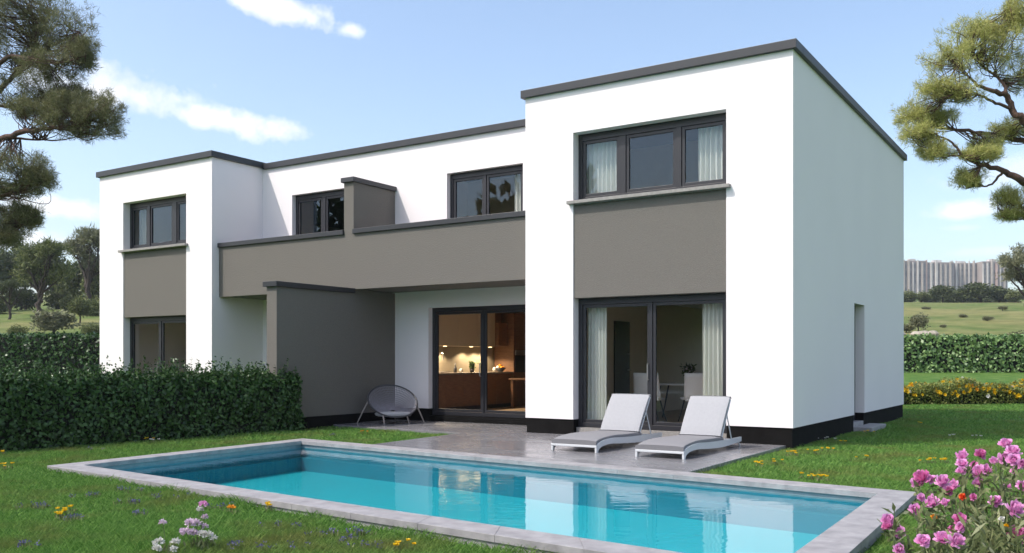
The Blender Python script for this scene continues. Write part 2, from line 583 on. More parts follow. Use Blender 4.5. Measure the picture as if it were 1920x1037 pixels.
# ------------------------------------------------------------------ ground
G_D = [-4000, 6.5, 10.5, 14, 33, 40, 53, 80, 150, 300, 900, 1500, 4000]
G_Z = [-0.13, -0.13, -0.07, -0.055, -0.055, 0.10, 0.72, 3.2, 10.0, 20.6, 66.0, 78, 90]


def gz(x, y):
    p = np.array([x - CAM[0], y - CAM[1]])
    D = p[0] * FW[0] + p[1] * FW[1]
    u = p[0] * RT[0] + p[1] * RT[1]
    z = float(np.interp(D, G_D, G_Z))
    if D > 55:
        z += 0.0035 * (D - 55) * math.sin(u * 0.035 + D * 0.02) + min(0.4, 0.004 * (D - 55)) * math.sin(u * 0.21 + 1.3) * math.sin(D * 0.13)
    return z


POOL_O = [(-7.30, -8.00), (2.67, -8.98), (2.53, -4.44), (-7.58, -3.25)]       # outer rim: front left, front right, back right, back left


def inset(poly, d):
    n = len(poly)
    out = []
    for i in range(n):
        p0, p1, p2 = (np.array(poly[(i + k) % n]) for k in (-1, 0, 1))
        a = (p1 - p0) / np.linalg.norm(p1 - p0)
        b = (p2 - p1) / np.linalg.norm(p2 - p1)
        na, nb = np.array([-a[1], a[0]]), np.array([-b[1], b[0]])
        k = (na + nb) / (1 + na @ nb)
        out.append(tuple(p1 + k * d))
    return out


POOL_I = inset(POOL_O, 0.33)


def in_poly(poly, x, y):
    r = False
    n = len(poly)
    for i in range(n):
        x1, y1 = poly[i]
        x2, y2 = poly[(i + 1) % n]
        if (y1 > y) != (y2 > y) and x < (x2 - x1) * (y - y1) / (y2 - y1) + x1:
            r = not r
    return r


def ground_mat():
    m = bpy.data.materials.new('lawn_and_meadow')
    m.use_nodes = True
    t = m.node_tree
    b = t.nodes['Principled BSDF']
    b.inputs['Roughness'].default_value = 0.9
    b.inputs['Specular IOR Level'].default_value = 0.15
    geo = N(t, 'ShaderNodeNewGeometry')
    P = geo.outputs['Position']
    dt = N(t, 'ShaderNodeVectorMath', operation='DOT_PRODUCT')
    t.links.new(P, dt.inputs[0])
    dt.inputs[1].default_value = tuple(FW)
    off = float(CAM @ FW)
    far = N(t, 'ShaderNodeMapRange', ins={'From Min': off + 52, 'From Max': off + 56})
    t.links.new(dt.outputs['Value'], far.inputs['Value'])

    def two(c1, c2, scale, lo=0.35, hi=0.65, detail=6.0):
        n = N(t, 'ShaderNodeTexNoise', ins={'Scale': scale, 'Detail': detail, 'Roughness': 0.65})
        t.links.new(P, n.inputs['Vector'])
        mr = N(t, 'ShaderNodeMapRange', ins={'From Min': lo, 'From Max': hi})
        t.links.new(n.outputs['Fac'], mr.inputs['Value'])
        x = N(t, 'ShaderNodeMix', data_type='RGBA')
        x.inputs[6].default_value = (*c1, 1)
        x.inputs[7].default_value = (*c2, 1)
        t.links.new(mr.outputs[0], x.inputs[0])
        return x.outputs[2]
    lawn = two((0.050, 0.125, 0.020), (0.115, 0.185, 0.045), 1.4)
    mead = two((0.085, 0.145, 0.026), (0.215, 0.205, 0.075), 0.045, .40, .60)
    dark = two((0.05, 0.072, 0.020), (0.21, 0.20, 0.085), 0.35, .40, .60, 9.0)
    mm = N(t, 'ShaderNodeMix', data_type='RGBA')
    mm.inputs[0].default_value = 0.4
    t.links.new(mead, mm.inputs[6])
    t.links.new(dark, mm.inputs[7])
    fin = N(t, 'ShaderNodeMix', data_type='RGBA')
    t.links.new(far.outputs[0], fin.inputs[0])
    t.links.new(lawn, fin.inputs[6])
    t.links.new(mm.outputs[2], fin.inputs[7])
    t.links.new(fin.outputs[2], b.inputs['Base Color'])
    n = N(t, 'ShaderNodeTexNoise', ins={'Scale': 22.0, 'Detail': 5.0, 'Roughness': 0.7})
    t.links.new(P, n.inputs['Vector'])
    bp = N(t, 'ShaderNodeBump', ins={'Strength': 0.8, 'Distance': 0.05})
    t.links.new(n.outputs['Fac'], bp.inputs['Height'])
    t.links.new(bp.outputs[0], b.inputs['Normal'])
    return m


def build_ground():
    pts = []
    hole = inset(POOL_O, 0.12)
    hole_big = inset(POOL_O, -0.1)
    # near grid, 0.5 m; farther rings coarser, in a frame turned with the slope of the land
    Ds = list(np.arange(-6, 36, 0.6)) + list(np.arange(36, 60, 1.5)) + list(np.arange(60, 130, 5)) + [140, 155, 170, 190, 215, 245, 280, 320, 370, 430, 510, 600, 720, 900, 1150, 1400, 1700]
    Ds = [-1700, -1200, -500, -150, -60, -30, -15] + Ds
    for D in Ds:
        w = max(30.0, abs(D) * 1.3)
        step = 0.6 if -6 <= D < 36 else (1.6 if D < 60 else max(3.0, abs(D) * 0.05))
        if D < -6:
            step = max(6, abs(D) * .15)
        if -6 <= D < 36:
            us = list(np.arange(-30, 30.1, 0.6)) + [-1700, -1200, -400, -150, -60, 60, 150, 400, 1200, 1700]
        else:
            us = [u for u in np.arange(-w, w + step, step) if abs(u) < 1650] + [-1700, 1700]
        for u in us:
            p = CAM + FW * D + RT * u
            if in_poly(hole_big, p[0], p[1]):
                continue
            pts.append((p[0], p[1]))
    n0 = len(pts)
    edges = []
    h = []
    for i in range(4):
        a, b = np.array(hole[i]), np.array(hole[(i + 1) % 4])
        for t in np.linspace(0, 1, 14, endpoint=False):
            h.append(tuple(a + (b - a) * t))
    pts += h
    k = len(h)
    edges = [(n0 + i, n0 + (i + 1) % k) for i in range(k)]
    vs, es, fs, _, _, _ = delaunay_2d_cdt([Vector(p) for p in pts], edges, [], 0, 1e-5)
    F2 = []
    for f in fs:
        c = [sum(vs[i][j] for i in f) / len(f) for j in (0, 1)]
        if not in_poly(hole, *c):
            a = (vs[f[1]] - vs[f[0]]).cross(vs[f[2]] - vs[f[0]])
            F2.append(tuple(f) if a > 0 else tuple(f)[::-1])
    me = bpy.data.meshes.new('ground')
    me.from_pydata([(v[0], v[1], gz(v[0], v[1])) for v in vs], [], F2)
    me.polygons.foreach_set('use_smooth', [True] * len(F2))
    me.materials.append(ground_mat())
    o = bpy.data.objects.new('ground', me)
    COL.objects.link(o)
    tag(o, kind='structure')


build_ground()

# terrace: patio in front of the kitchen door and the slab down to the pool, one sheet with a real edge
def on_back_rim(x):
    (xa, ya), (xb, yb) = POOL_O[3], POOL_O[2]
    return ya + (yb - ya) * (x - xa) / (xb - xa)


TERR = [(-9.6, -0.42), (-5.98, -0.78), (-5.80, on_back_rim(-5.80) + .004), (-0.10, on_back_rim(-0.10) + .004), (-0.12, 0.10), (-1.1, 0.10),
        (-1.1, 0.36), (-4.0, 0.36), (-4.0, 0.1), (-5.1, 0.1), (-5.1, 1.75), (-9.6, 1.75)]
mb = MB()
mb.prism(TERR, -0.30, 0.0)
tag(mb.build('terrace', M_TERR, bevel=0.006), kind='structure')

# ------------------------------------------------------------------ pool
def ring_quads(mb, polyA, zA, polyB, zB, mi=0):
    n = len(polyA)
    for i in range(n):
        j = (i + 1) % n
        mb.add([(*polyA[i], zA), (*polyA[j], zA), (*polyB[j], zB), (*polyB[i], zB)], [(0, 1, 2, 3)], mi)


def build_pool():
    root = empty('swimming_pool', (0, 0, 0), label='rectangular in-ground swimming pool with grey stone rim beside the terrace', cat='swimming pool')
    # rim of stone slabs with open joints
    for i in range(4):
        a, b = np.array(POOL_O[i]), np.array(POOL_O[(i + 1) % 4])
        c, d = np.array(POOL_I[i]), np.array(POOL_I[(i + 1) % 4])
        L = np.linalg.norm(b - a)
        n = max(3, int(round(L / 0.82)))
        mb = MB()
        g = 0.0009 / L
        for k in range(n):
            t0, t1 = k / n + (g if k else 0), (k + 1) / n - (g if k < n - 1 else 0)
            q = [tuple(a + (b - a) * t0), tuple(a + (b - a) * t1), tuple(c + (d - c) * t1), tuple(c + (d - c) * t0)]
            mb.prism(q, -0.06, 0.0)
        mb.build('rim', M_COPE, root, bevel=0.003)
        # upstand below the slabs, seen from the lawn
        mb = MB()
        o2 = inset(POOL_O, 0.015)
        o3 = inset(POOL_O, 0.28)
        q = [o2[i], o2[(i + 1) % 4], o3[(i + 1) % 4], o3[i]]
        mb.prism([tuple(map(float, p)) for p in q], -0.75, -0.0625)
        mb.build('upstand', M_COPE, root)
    W0 = inset(POOL_O, 0.30)
    W1 = inset(POOL_O, 0.43)
    mb = MB()
    ring_quads(mb, W0, -0.062, W0, -0.125)
    mb.build('waterline_band', M_POOLTOP, root)
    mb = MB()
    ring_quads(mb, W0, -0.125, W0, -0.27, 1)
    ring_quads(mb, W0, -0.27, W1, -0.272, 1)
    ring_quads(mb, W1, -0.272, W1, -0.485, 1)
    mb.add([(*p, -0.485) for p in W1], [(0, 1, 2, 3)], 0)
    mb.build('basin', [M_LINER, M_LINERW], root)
    mb = MB()
    Wt = inset(POOL_O, 0.299)
    xs = 40
    vs, fs = [], []
    mb.add([(*p, -0.105) for p in Wt], [(0, 1, 2, 3)])
    tag(mb.build('water', M_WATER), kind='structure')


build_pool()

# ------------------------------------------------------------------ the house
HOUSE = empty('semi_detached_house', (-9.4, 4.8, 0), label='white two-storey flat-roofed double house with grey balcony and dark parapet caps', cat='house')
HOUSE_OFF = Vector((9.4, -4.8, 0))


def hpart(mb, name, mats, parent=None, **kw):
    o = mb.build(name, mats, parent or HOUSE, **kw)
    if parent is None:
        o.location = HOUSE_OFF
    return o


def wall(mb, axis, u0, u1, z0, z1, d0, d1, holes=()):
    """a wall of real thickness. axis 'x': runs along x from u0 to u1, faces at y=d0 and y=d1; 'y' likewise"""
    us = sorted({u0, u1, *[h[0] for h in holes], *[h[1] for h in holes]})
    zs = sorted({z0, z1, *[max(z0, h[2]) for h in holes], *[h[3] for h in holes]})

    def P(u, z, d):
        return (u, d, z) if axis == 'x' else (d, u, z)

    def solid(i, j):
        if i < 0 or j < 0 or i >= len(us) - 1 or j >= len(zs) - 1:
            return False
        u, z = (us[i] + us[i + 1]) / 2, (zs[j] + zs[j + 1]) / 2
        return not any(h[0] < u < h[1] and h[2] < z < h[3] for h in holes)
    for i in range(len(us) - 1):
        for j in range(len(zs) - 1):
            if not solid(i, j):
                continue
            a, b, c, d = us[i], us[i + 1], zs[j], zs[j + 1]
            mb.add([P(a, c, d0), P(b, c, d0), P(b, d, d0), P(a, d, d0)], [(0, 1, 2, 3)])
            mb.add([P(a, c, d1), P(b, c, d1), P(b, d, d1), P(a, d, d1)], [(3, 2, 1, 0)])
            if not solid(i - 1, j):
                mb.add([P(a, c, d0), P(a, d, d0), P(a, d, d1), P(a, c, d1)], [(0, 1, 2, 3)])
            if not solid(i + 1, j):
                mb.add([P(b, c, d0), P(b, d, d0), P(b, d, d1), P(b, c, d1)], [(3, 2, 1, 0)])
            if not solid(i, j - 1):
                mb.add([P(a, c, d0), P(b, c, d0), P(b, c, d1), P(a, c, d1)], [(3, 2, 1, 0)])
            if not solid(i, j + 1):
                mb.add([P(a, d, d0), P(b, d, d0), P(b, d, d1), P(a, d, d1)], [(0, 1, 2, 3)])


XL0, XL1, XR0, XR1 = -18.65, -14.04, -5.03, 0.0
YB, YD = 1.60, 9.60                      # recessed wall, back of the house
ZP, ZT = 0.28, 6.34                      # top of plinth, top of plaster
RW = (-4.0, -1.1)                        # openings of the right block
LW = (-17.6, -15.01)
TH = 0.30


def build_shell():
    mb = MB()
    # right block
    wall(mb, 'x', XR0, XR1, ZP, ZT, 0.0, TH, [(RW[0], RW[1], 0.0, 5.53)])
    wall(mb, 'y', TH, YD - TH, ZP, ZT, XR1, XR1 - TH, [(4.26, 5.18, 0.0, 2.5)])
    wall(mb, 'y', TH, YB, ZP, ZT, XR0, XR0 + TH)
    hpart(mb, 'wall', M_WHITE)
    mb = MB()
    wall(mb, 'x', XL0, XL1, ZP, ZT, 0.0, TH, [(LW[0], LW[1], 0.0, 5.53)])
    wall(mb, 'y', TH, YD - TH, ZP, ZT, XL0, XL0 + TH)
    wall(mb, 'y', TH, YB, ZP, ZT, XL1, XL1 - TH)
    hpart(mb, 'wall', M_WHITE)
    mb = MB()
    wall(mb, 'x', XL1 - TH, XR0 + TH, ZP, ZT, YB, YB + TH, [(-12.97, -11.0, 4.0, 5.52), (-8.1, -6.1, 4.0, 5.52),
                                               (-13.2, -10.46, 0.0, 2.55), (-8.62, -5.6, 0.0, 2.55)])
    hpart(mb, 'wall', M_WHITE)
    mb = MB()
    wall(mb, 'x', XL0, XR1, ZP, ZT, YD, YD - TH, [(-4.5, -0.7, 0.6, 2.5)])  # opening for the added rear window
    hpart(mb, 'wall', M_WHITE)
    # plinth, set back 18 mm
    s = 0.018
    mb = MB()
    for a, b in ((XR0 + s, RW[0]), (RW[1], XR1 - s), (XL0 + s, LW[0]), (LW[1], XL1 - s)):
        mb.box(a, b, s, TH, -0.4, ZP - .001)
    for a, b in ((XL1 - s, -13.2), (-10.46, -9.88), (-9.6, -8.62), (-5.6, XR0 + s)):
        mb.box(a, b, YB + s, YB + TH, -0.4, ZP - .001)
    mb.box(XR1 - TH, XR1 - s, TH, 4.26, -0.4, ZP - .001)
    mb.box(XR1 - TH, XR1 - s, 5.18, YD - s, -0.4, ZP - .001)
    mb.box(XR0 + s, XR0 + TH, TH, YB + s, -0.4, ZP - .001)
    mb.box(XL1 - TH, XL1 - s, TH, YB + s, -0.4, ZP - .001)
    mb.box(XL0 + s, XL0 + TH, TH, YD - s, -0.4, ZP - .001)
    mb.box(XL0 + TH, XR1 - TH, YD - TH, YD - s, -0.4, ZP - .001)
    hpart(mb, 'plinth', M_PLINTH)
    # roof decks behind the parapets
    mb = MB()
    mb.box(XR0 + TH, XR1 - TH, TH, YD - TH, 6.0, 6.22)
    mb.box(XL0 + TH, XL1 - TH, TH, YD - TH, 6.0, 6.22)
    mb.box(XL1 - TH + .001, XR0 + TH - .001, YB + TH, YD - TH, 6.0, 6.215)
    hpart(mb, 'roof', M_ROOF)
    # parapet caps
    z0, z1, o = 6.315, 6.46, 0.07
    i = TH + 0.03

    def cap(x0, x1, y0, y1):
        m = MB()
        m.box(x0, x1, y0, y1, z0, z1)
        return hpart(m, 'parapet_cap', M_ANTH, bevel=0.006)
    cap(XR0 - o, XR1 + o, -o, i)
    cap(XR1 - i, XR1 + o, i + .001, YD + o)
    cap(XR0 - o, XR0 + i, i + .001, YB + i)
    cap(XL0 - o, XL1 + o, -o, i)
    cap(XL0 - o, XL0 + i, i + .001, YD + o)
    cap(XL1 - i, XL1 + o, i + .001, YB + i)
    m = MB()
    m.box(XL1 + o + .001, XR0 - o - .001, YB - o, YB + i, z0 - .04, z1 - .04)
    hpart(m, 'parapet_cap', M_ANTH, bevel=0.006)
    cap(XL0 + i + .001, XR1 - i - .001, YD - i, YD + o)
    # grey panels between the storeys
    for (a, b) in (RW, LW):
        m = MB()
        m.box(a + .006, b - .006, 0.022, 0.27, 2.50, 4.20)
        hpart(m, 'facade_panel', M_GREY, bevel=0.006)
        m = MB()
        m.box(a - .09, b + .08, -0.10, 0.012, 4.215, 4.275)
        m.box(a + .002, b - .002, 0.014, 0.21, 4.205, 4.28)
        hpart(m, 'window_sill', M_SILL, bevel=0.006)
        m = MB()
        m.box(a + .002, b - .002, 0.12, 0.34, -0.2, 0.13)
        hpart(m, 'threshold', M_SILL)


build_shell()


def window(name, x0, x1, z0, z1, y, posts, fb=0.085, sash=0.055, top=None, handle=None):
    """frame with wide posts: posts = [(a, b), ...]; each field gets a sash frame; panes in one mesh"""
    m = MB()
    top = fb if top is None else top
    y1 = y + 0.075
    m.box(x0, x0 + fb, y, y1, z0, z1)
    m.box(x1 - fb, x1, y, y1, z0, z1)
    xs = [x0 + fb] + [v for p in posts for v in p] + [x1 - fb]
    m.box(x0 + fb, x1 - fb, y, y1, z1 - top, z1)
    m.box(x0 + fb, x1 - fb, y, y1, z0, z0 + fb)
    for a, b in posts:
        m.box(a, b, y - .003, y1, z0 + fb, z1 - top)
    fr = hpart(m, name, M_FRAME, bevel=0.004)
    s = MB()
    g = MB()
    ys0, ys1 = y + .016, y + .062
    for k in range(0, len(xs), 2):
        a, b, c, d = xs[k] + .004, xs[k + 1] - .004, z0 + fb + .004, z1 - top - .004
        s.box(a, a + sash, ys0, ys1, c, d)
        s.box(b - sash, b, ys0, ys1, c, d)
        s.box(a + sash, b - sash, ys0, ys1, c, c + sash)
        s.box(a + sash, b - sash, ys0, ys1, d - sash, d)
        g.add([(a + sash - .005, y + .04, c + sash - .005), (b - sash + .005, y + .04, c + sash - .005),
               (b - sash + .005, y + .04, d - sash + .005), (a + sash - .005, y + .04, d - sash + .005)], [(0, 1, 2, 3)])
    s.build('sash', M_FRAME, fr, bevel=0.003)
    g.build('pane', M_GLASS, fr)
    return fr


window('window', RW[0], RW[1], 4.28, 5.53, 0.20, [(-3.166, -3.034), (-2.076, -1.974)], top=0.13)
window('window', LW[0], LW[1], 4.28, 5.53, 0.20, [(-16.856, -16.744), (-15.816, -15.654)], top=0.13)
window('sliding_door', RW[0], RW[1], 0.135, 2.495, 0.20, [(-2.562, -2.518)], top=0.11)
window('sliding_door', LW[0], LW[1], 0.135, 2.495, 0.20, [(-16.346, -16.274)], top=0.11)
for (hx, hy) in ((-2.60, 0.19), (-16.40, 0.19), (-7.29, 1.73)):
    m = MB()
    m.tube([(hx, hy + .03, 1.02), (hx, hy - .02, 1.02), (hx, hy - .02, 1.30), (hx, hy + .03, 1.30)], 0.011)
    hpart(m, 'door_handle', M_STEEL)
window('window', -12.97, -11.0, 4.0, 5.52, 1.72, [(-12.046, -11.934)], top=0.12)
window('window', -8.1, -6.1, 4.0, 5.52, 1.72, [(-7.186, -7.124)], top=0.12)
window('sliding_door', -13.2, -10.46, 0.135, 2.55, 1.74, [(-11.86, -11.82)], top=0.10)
window('sliding_door', -8.62, -5.6, 0.135, 2.55, 1.74, [(-7.24, -7.20)], top=0.10)
for a, b in ((-8.61, -5.61), (-13.19, -10.47)):
    m = MB()
    m.box(a, b, 1.62, 1.9, -0.2, 0.13)
    hpart(m, 'threshold', M_PLINTH)


def build_balcony():
    m = MB()
    m.box(XL1 + .002, XR0 - .002, 0.21, 0.41, 2.92, 4.13)
    m.box(XL1 + .002, XR0 - .002, 0.411, YB - .002, 2.93, 3.12, 1)
    b = hpart(m, 'balcony', [M_GREY, M_SOFFIT])
    for (x0, x1) in ((XL1 + .004, -9.882), (-9.6 + .002, XR0 - .004)):
        c = MB()
        c.box(x0, x1, 0.16, 0.46, 4.131, 4.235)
        c.build('balcony_cap', M_ANTH, b, bevel=0.006)
    m = MB()
    m.box(-9.88, -9.6, 0.2085, YB - .002, 4.125, 5.27)
    d = hpart(m, 'balcony_divider', M_GREY)
    c = MB()
    c.box(-9.93, -9.55, 0.15, YB - .003, 5.271, 5.375)
    c.build('divider_cap', M_ANTH, d, bevel=0.006)
    m = MB()
    m.box(-9.88, -9.6, -2.0, 0.2085, 0.20, 2.83)
    m.box(-9.88, -9.6, 0.209, YB - .002, 0.20, 2.917)
    p = hpart(m, 'patio_divider', M_GREY)
    c = MB()
    c.box(-9.94, -9.54, -2.06, 0.208, 2.831, 2.935)
    c.build('divider_cap', M_ANTH, p, bevel=0.006)
    c = MB()
    c.box(-9.865, -9.615, -1.985, YB - .002, -0.3, 0.199)
    c.build('plinth', M_PLINTH, p)


build_balcony()

window('window', -4.5, -0.7, 0.6, 2.5, 9.40, [(-2.64, -2.56)])  # unseen rear window, added to bring daylight into the living room
m = MB()
m.box(-0.24, -0.185, 4.26, 5.18, 0.12, 2.5)
sdoor = hpart(m, 'side_door', M_FRAME)
h = MB()
h.tube([(-0.185, 4.4, 1.1), (-0.13, 4.4, 1.1), (-0.13, 4.52, 1.1)], 0.011)
h.build('handle', M_STEEL, sdoor)
m = MB()
m.box(-0.3, -0.02, 4.262, 5.178, -0.3, 0.118)
m.box(-0.018, 0.32, 4.3, 5.72, -0.3, 0.035)
hpart(m, 'doorstep', M_COPE, bevel=0.008)


def build_rooms():
    # floors, ceilings and inner walls: the rooms behind the glass
    m = MB()
    for (x0, x1, y0) in ((XR0 + TH, XR1 - TH, TH + .04), (-9.55, XR0 + .09, YB + TH), (XL1 + .1, -9.75, YB + TH), (XL0 + TH, XL1 - TH, TH + .04)):
        m.box(x0 + .01, x1 - .01, y0, 9.29, -0.1, 0.14)
    hpart(m, 'room_floor', M_FLOOR)
    m = MB()
    m.box(XR0 + TH + .01, XR1 - TH - .01, TH + .005, 9.29, 2.72, 3.1)
    m.box(XL0 + TH + .01, XL1 - TH - .01, TH + .005, 9.29, 2.72, 3.1)
    m.box(-13.9, XR0 + .2, YB + TH + .005, 9.29, 2.72, 3.1)
    hpart(m, 'room_ceiling', M_WHITE)
    m = MB()
    # living room: left wall, right wall lining, back wall
    m.box(XR0 + .10, XR0 + TH, YB, 9.2, 0.141, 2.719)
    m.box(-0.32, -0.305, TH + .01, 9.2, 0.141, 2.719)
    m.box(XR0 + TH, XR0 + TH + .012, TH + .01, YB, 0.141, 2.719)
    # upper rooms
    for a, b in ((XR0 + TH + .002, XR1 - TH - .002), (XL0 + TH + .002, XL1 - TH - .002)):
        m.box(a, b, 3.6, 3.7, 3.101, 5.99)
        m.box(a, a + .012, TH + .01, 3.599, 3.101, 5.99)
        m.box(b - .012, b, TH + .01, 3.599, 3.101, 5.99)
    m.box(-13.9, XR0 + .2, 4.6, 4.7, 3.101, 5.99)
    m.box(-9.8, -9.7, YB + TH, 4.599, 3.101, 5.99)
    hpart(m, 'room_wall', M_BEIGED)
    m = MB()
    m.box(-9.75, -9.62, YB + TH, 9.2, 0.141, 2.719)
    m.box(-9.619, XR0 + .099, 8.0, 8.1, 0.141, 2.719)
    m.box(-13.9, -13.8, YB + TH, 9.2, 0.141, 2.719)
    m.box(-13.79, -9.76, 5.6, 5.7, 0.141, 2.719)
    m.box(XL0 + TH + .002, XL1 - TH - .002, 4.2, 4.3, 0.141, 2.719)
    hpart(m, 'room_wall', M_BEIGE)
    m = MB()
    m.box(-4.728, -4.70, 3.10, 3.84, 0.142, 2.22)
    d = hpart(m, 'interior_door', M_DOOR)
    k = MB()
    k.tube([(-4.70, 3.74, 1.15), (-4.63, 3.74, 1.15), (-4.63, 3.62, 1.15)], 0.014)
    k.build('handle', M_STEEL, d)
    k = MB()
    k.lathe([(0.0, 0), (.03, .0), (.03, .02), (0, .02)], (-4.68, 3.74, 1.5))
    k.build('lock', M_STEEL, d)


build_rooms()


def curtain(x0, x1, z0, z1, y, folds, label, m=None, amp=0.035, gather=0.0):
    nx, nz = folds * 10, 14
    vs, fs = [], []
    ph = random.random() * 6
    for j in range(nz + 1):
        t = j / nz
        for i in range(nx + 1):
            s = i / nx
            a = amp * (0.75 + 0.5 * t) * (1 + 0.35 * math.sin(s * 5.1 + ph))
            x = x0 + (x1 - x0) * s + 0.012 * math.sin(s * 9 + t * 2.2 + ph) * t + gather * (1 - t) * s
            vs.append((x, y + a * math.sin(2 * math.pi * folds * s + 0.5 * math.sin(3 * s + t)), z1 + (z0 - z1) * t))
    for j in range(nz):
        for i in range(nx):
            a = j * (nx + 1) + i
            fs.append((a, a + nx + 1, a + nx + 2, a + 1))
    c = np.array([(x0 + x1) / 2, y, z0])
    b = MB()
    b.add([np.array(v) - c for v in vs], fs)
    o = b.build('curtain', m or M_CURT, smooth=True, loc=c)
    return tag(o, label, 'curtain', 'curtains behind the glass')


curtain(-3.93, -3.52, 0.16, 2.62, 0.42, 6, 'pale curtain at the left end of the glass door behind the loungers')
curtain(-1.68, -1.12, 0.16, 2.62, 0.42, 7, 'pale curtain at the right end of the glass door behind the right lounger')
curtain(-3.95, -3.20, 4.2, 5.75, 0.42, 8, 'white curtain filling the left pane of the large right upstairs window')
curtain(-1.76, -1.10, 4.2, 5.75, 0.42, 7, 'white curtain at the right end of the large right upstairs window')
curtain(-6.55, -6.05, 3.9, 5.7, 1.98, 5, 'white curtain in the balcony window next to the tall right block')
curtain(-17.5, -17.0, 4.2, 5.75, 0.42, 5, 'taupe curtain in the left pane of the upstairs window of the left block', M_CURTG)
curtain(-15.45, -15.05, 0.16, 2.62, 0.42, 4, 'pale curtain at the right edge of the ground-floor door of the left block', M_CURTG)


# ------------------------------------------------------------------ kitchen
def build_kitchen():
    t = empty('kitchen_cabinets', (-9.3, 4.0, 0.142), label='long row of dark wood base cabinets under a stone worktop seen through the kitchen door', cat='kitchen cabinets')
    def kp(mb, n, mm, par=None, **k):
        o = mb.build(n, mm, par or t, **k)
        if par is None:
            o.location = (9.3, -4.0, -0.142)
        return o
    b = MB()
    b.box(-9.6, -9.05, 1.95, 5.68, 0.142, 0.24)
    kp(b, 'kickboard', M_DARK)
    b = MB()
    for k in range(5):
        y0 = 2.0 + k * 0.73
        b.box(-9.6, -9.0, y0 + .003, y0 + .727, 0.241, 1.02)
    kp(b, 'cabinet_front', M_BROWN, bevel=.004)
    b = MB()
    b.box(-9.6, -8.97, 1.95, 5.68, 1.021, 1.065)
    kp(b, 'worktop', M_WORKTOP, bevel=.004)
    b = MB()
    b.box(-9.618, -9.602, 1.95, 5.68, 1.066, 1.715)
    kp(b, 'backsplash', M_SPLASH)
    u = empty('wall_cabinets', (-9.45, 4, 1.72), label='cream wall cabinets with warm lights beneath above the worktop', cat='wall cabinets')
    b = MB()
    for k in range(4):
        y0 = 2.0 + k * 0.80
        b.box(-9.6, -9.24, y0 + .003, y0 + .797, 1.72, 2.70)
    o = b.build('cabinet_front', M_CREAM, u, bevel=.004)
    o.location = (9.45, -4, -1.72)
    for y in (2.55, 3.15, 4.25, 4.75, 5.1):
        b = MB()
        b.lathe([(0.0, 0.0), (0.045, 0.0), (0.045, -0.012), (0, -0.012)], (-9.33, y, 1.717), seg=12)
        o = b.build('spotlight', M_LAMP, u)
        o.location = (9.45, -4, -1.72)
        L = bpy.data.lights.new('spotlight_lamp', 'SPOT')
        L.energy = 44 if y < 4 else 28
        L.spot_size = R(140)
        L.spot_blend = 0.35
        L.color = (1.0, 0.77, 0.50)
        L.shadow_soft_size = 0.04
        lo = bpy.data.objects.new('spotlight_lamp', L)
        COL.objects.link(lo)
        lo.parent = u
        lo.location = (-9.34 + 9.45, y - 4, 1.655 - 1.72)
    b = MB()
    b.box(-9.6, -9.15, 5.22, 5.66, 1.75, 2.35)
    b.box(-9.6, -9.35, 5.22, 5.66, 2.351, 2.70)
    tag(b.build('cooker_hood', M_BROWN, bevel=.004), 'dark brown cooker hood cabinet beside the cream wall cabinets', 'cooker hood')
    w = empty('tall_oven_cabinet', (-9.3, 6.2, 0.142), label='tall dark cabinet with built-in oven at the far end of the kitchen', cat='oven cabinet')
    b = MB()
    b.box(-9.6, -8.98, 5.70, 6.9, 0.142, 2.62)
    o = b.build('carcass', M_BROWN, w, bevel=.004)
    o.location = (9.3, -6.2, -.142)
    b = MB()
    b.box(-8.979, -8.955, 5.76, 6.36, 1.05, 1.50)
    o = b.build('oven_door', M_DARK, w, bevel=.004)
    o.location = (9.3, -6.2, -.142)
    b = MB()
    b.box(-8.979, -8.945, 5.76, 6.36, 1.51, 1.64)
    o = b.build('control_panel', M_STEEL, w, bevel=.004)
    o.location = (9.3, -6.2, -.142)
    zt = 1.066
    # things on the worktop
    b = MB()
    b.lathe([(.05, 0), (.05, .02), (.02, .03), (.014, .05)], (0, 0, 0), 14)
    b.tube(smooth_path([(0, 0, .03), (0, 0, .34), (.05, .02, .47), (.13, .04, .45), (.14, .04, .30)]), 0.016)
    b.box(-.06, .16, -.10, .26, 0.0, .03)
    tag(b.build('kitchen_tap', M_STEEL, loc=(-9.4, 2.95, zt), smooth=False), 'tall curved steel tap at the left end of the worktop', 'tap')
    b = MB()
    b.lathe([(.0, 0), (.04, 0), (.042, .10), (.03, .13), (.012, .17), (.012, .24), (.0, .24)], seg=14)
    tag(b.build('bottle', M_DARK, loc=(-9.22, 3.42, zt), smooth=True), 'dark bottle on the worktop right of the tap', 'bottle')
    b = MB()
    b.lathe([(.0, 0), (.045, 0), (.05, .07), (.03, .10), (0, .1)], seg=14)
    tag(b.build('jar', M_POT, loc=(-9.15, 3.56, zt), smooth=True), 'small white jar beside the dark bottle on the worktop', 'jar')
    for i, (x, y, hh, lab) in enumerate(((-9.2, 4.10, .26, 'leafy herb in a pot on the worktop left of the door post'), (-9.2, 4.62, .26, 'leafy herb in a pot on the worktop right of the door post'))):
        r = empty('potted_herb', (x, y, zt), label=lab, cat='potted plant')
        b = MB()
        b.lathe([(0, 0), (.05, 0), (.065, .10), (.055, .10), (0, .09)], seg=14)
        b.build('pot', M_DARK if i == 0 else M_YEL, r, smooth=True)
        n = 160
        P = np.column_stack([rng.normal(0, .03, n), rng.normal(0, .035, n), .09 + rng.random(n) * hh * .6])
        np_mesh('foliage', leaf_quads(P, rand_dirs(n) + np.array([0, 0, .6]), .07, .04), 4, M_HEDGE2, r)
    b = MB()
    b.lathe([(.0, 0), (.05, 0), (.055, .08), (.035, .10), (.035, .12), (0, .12)], seg=14)
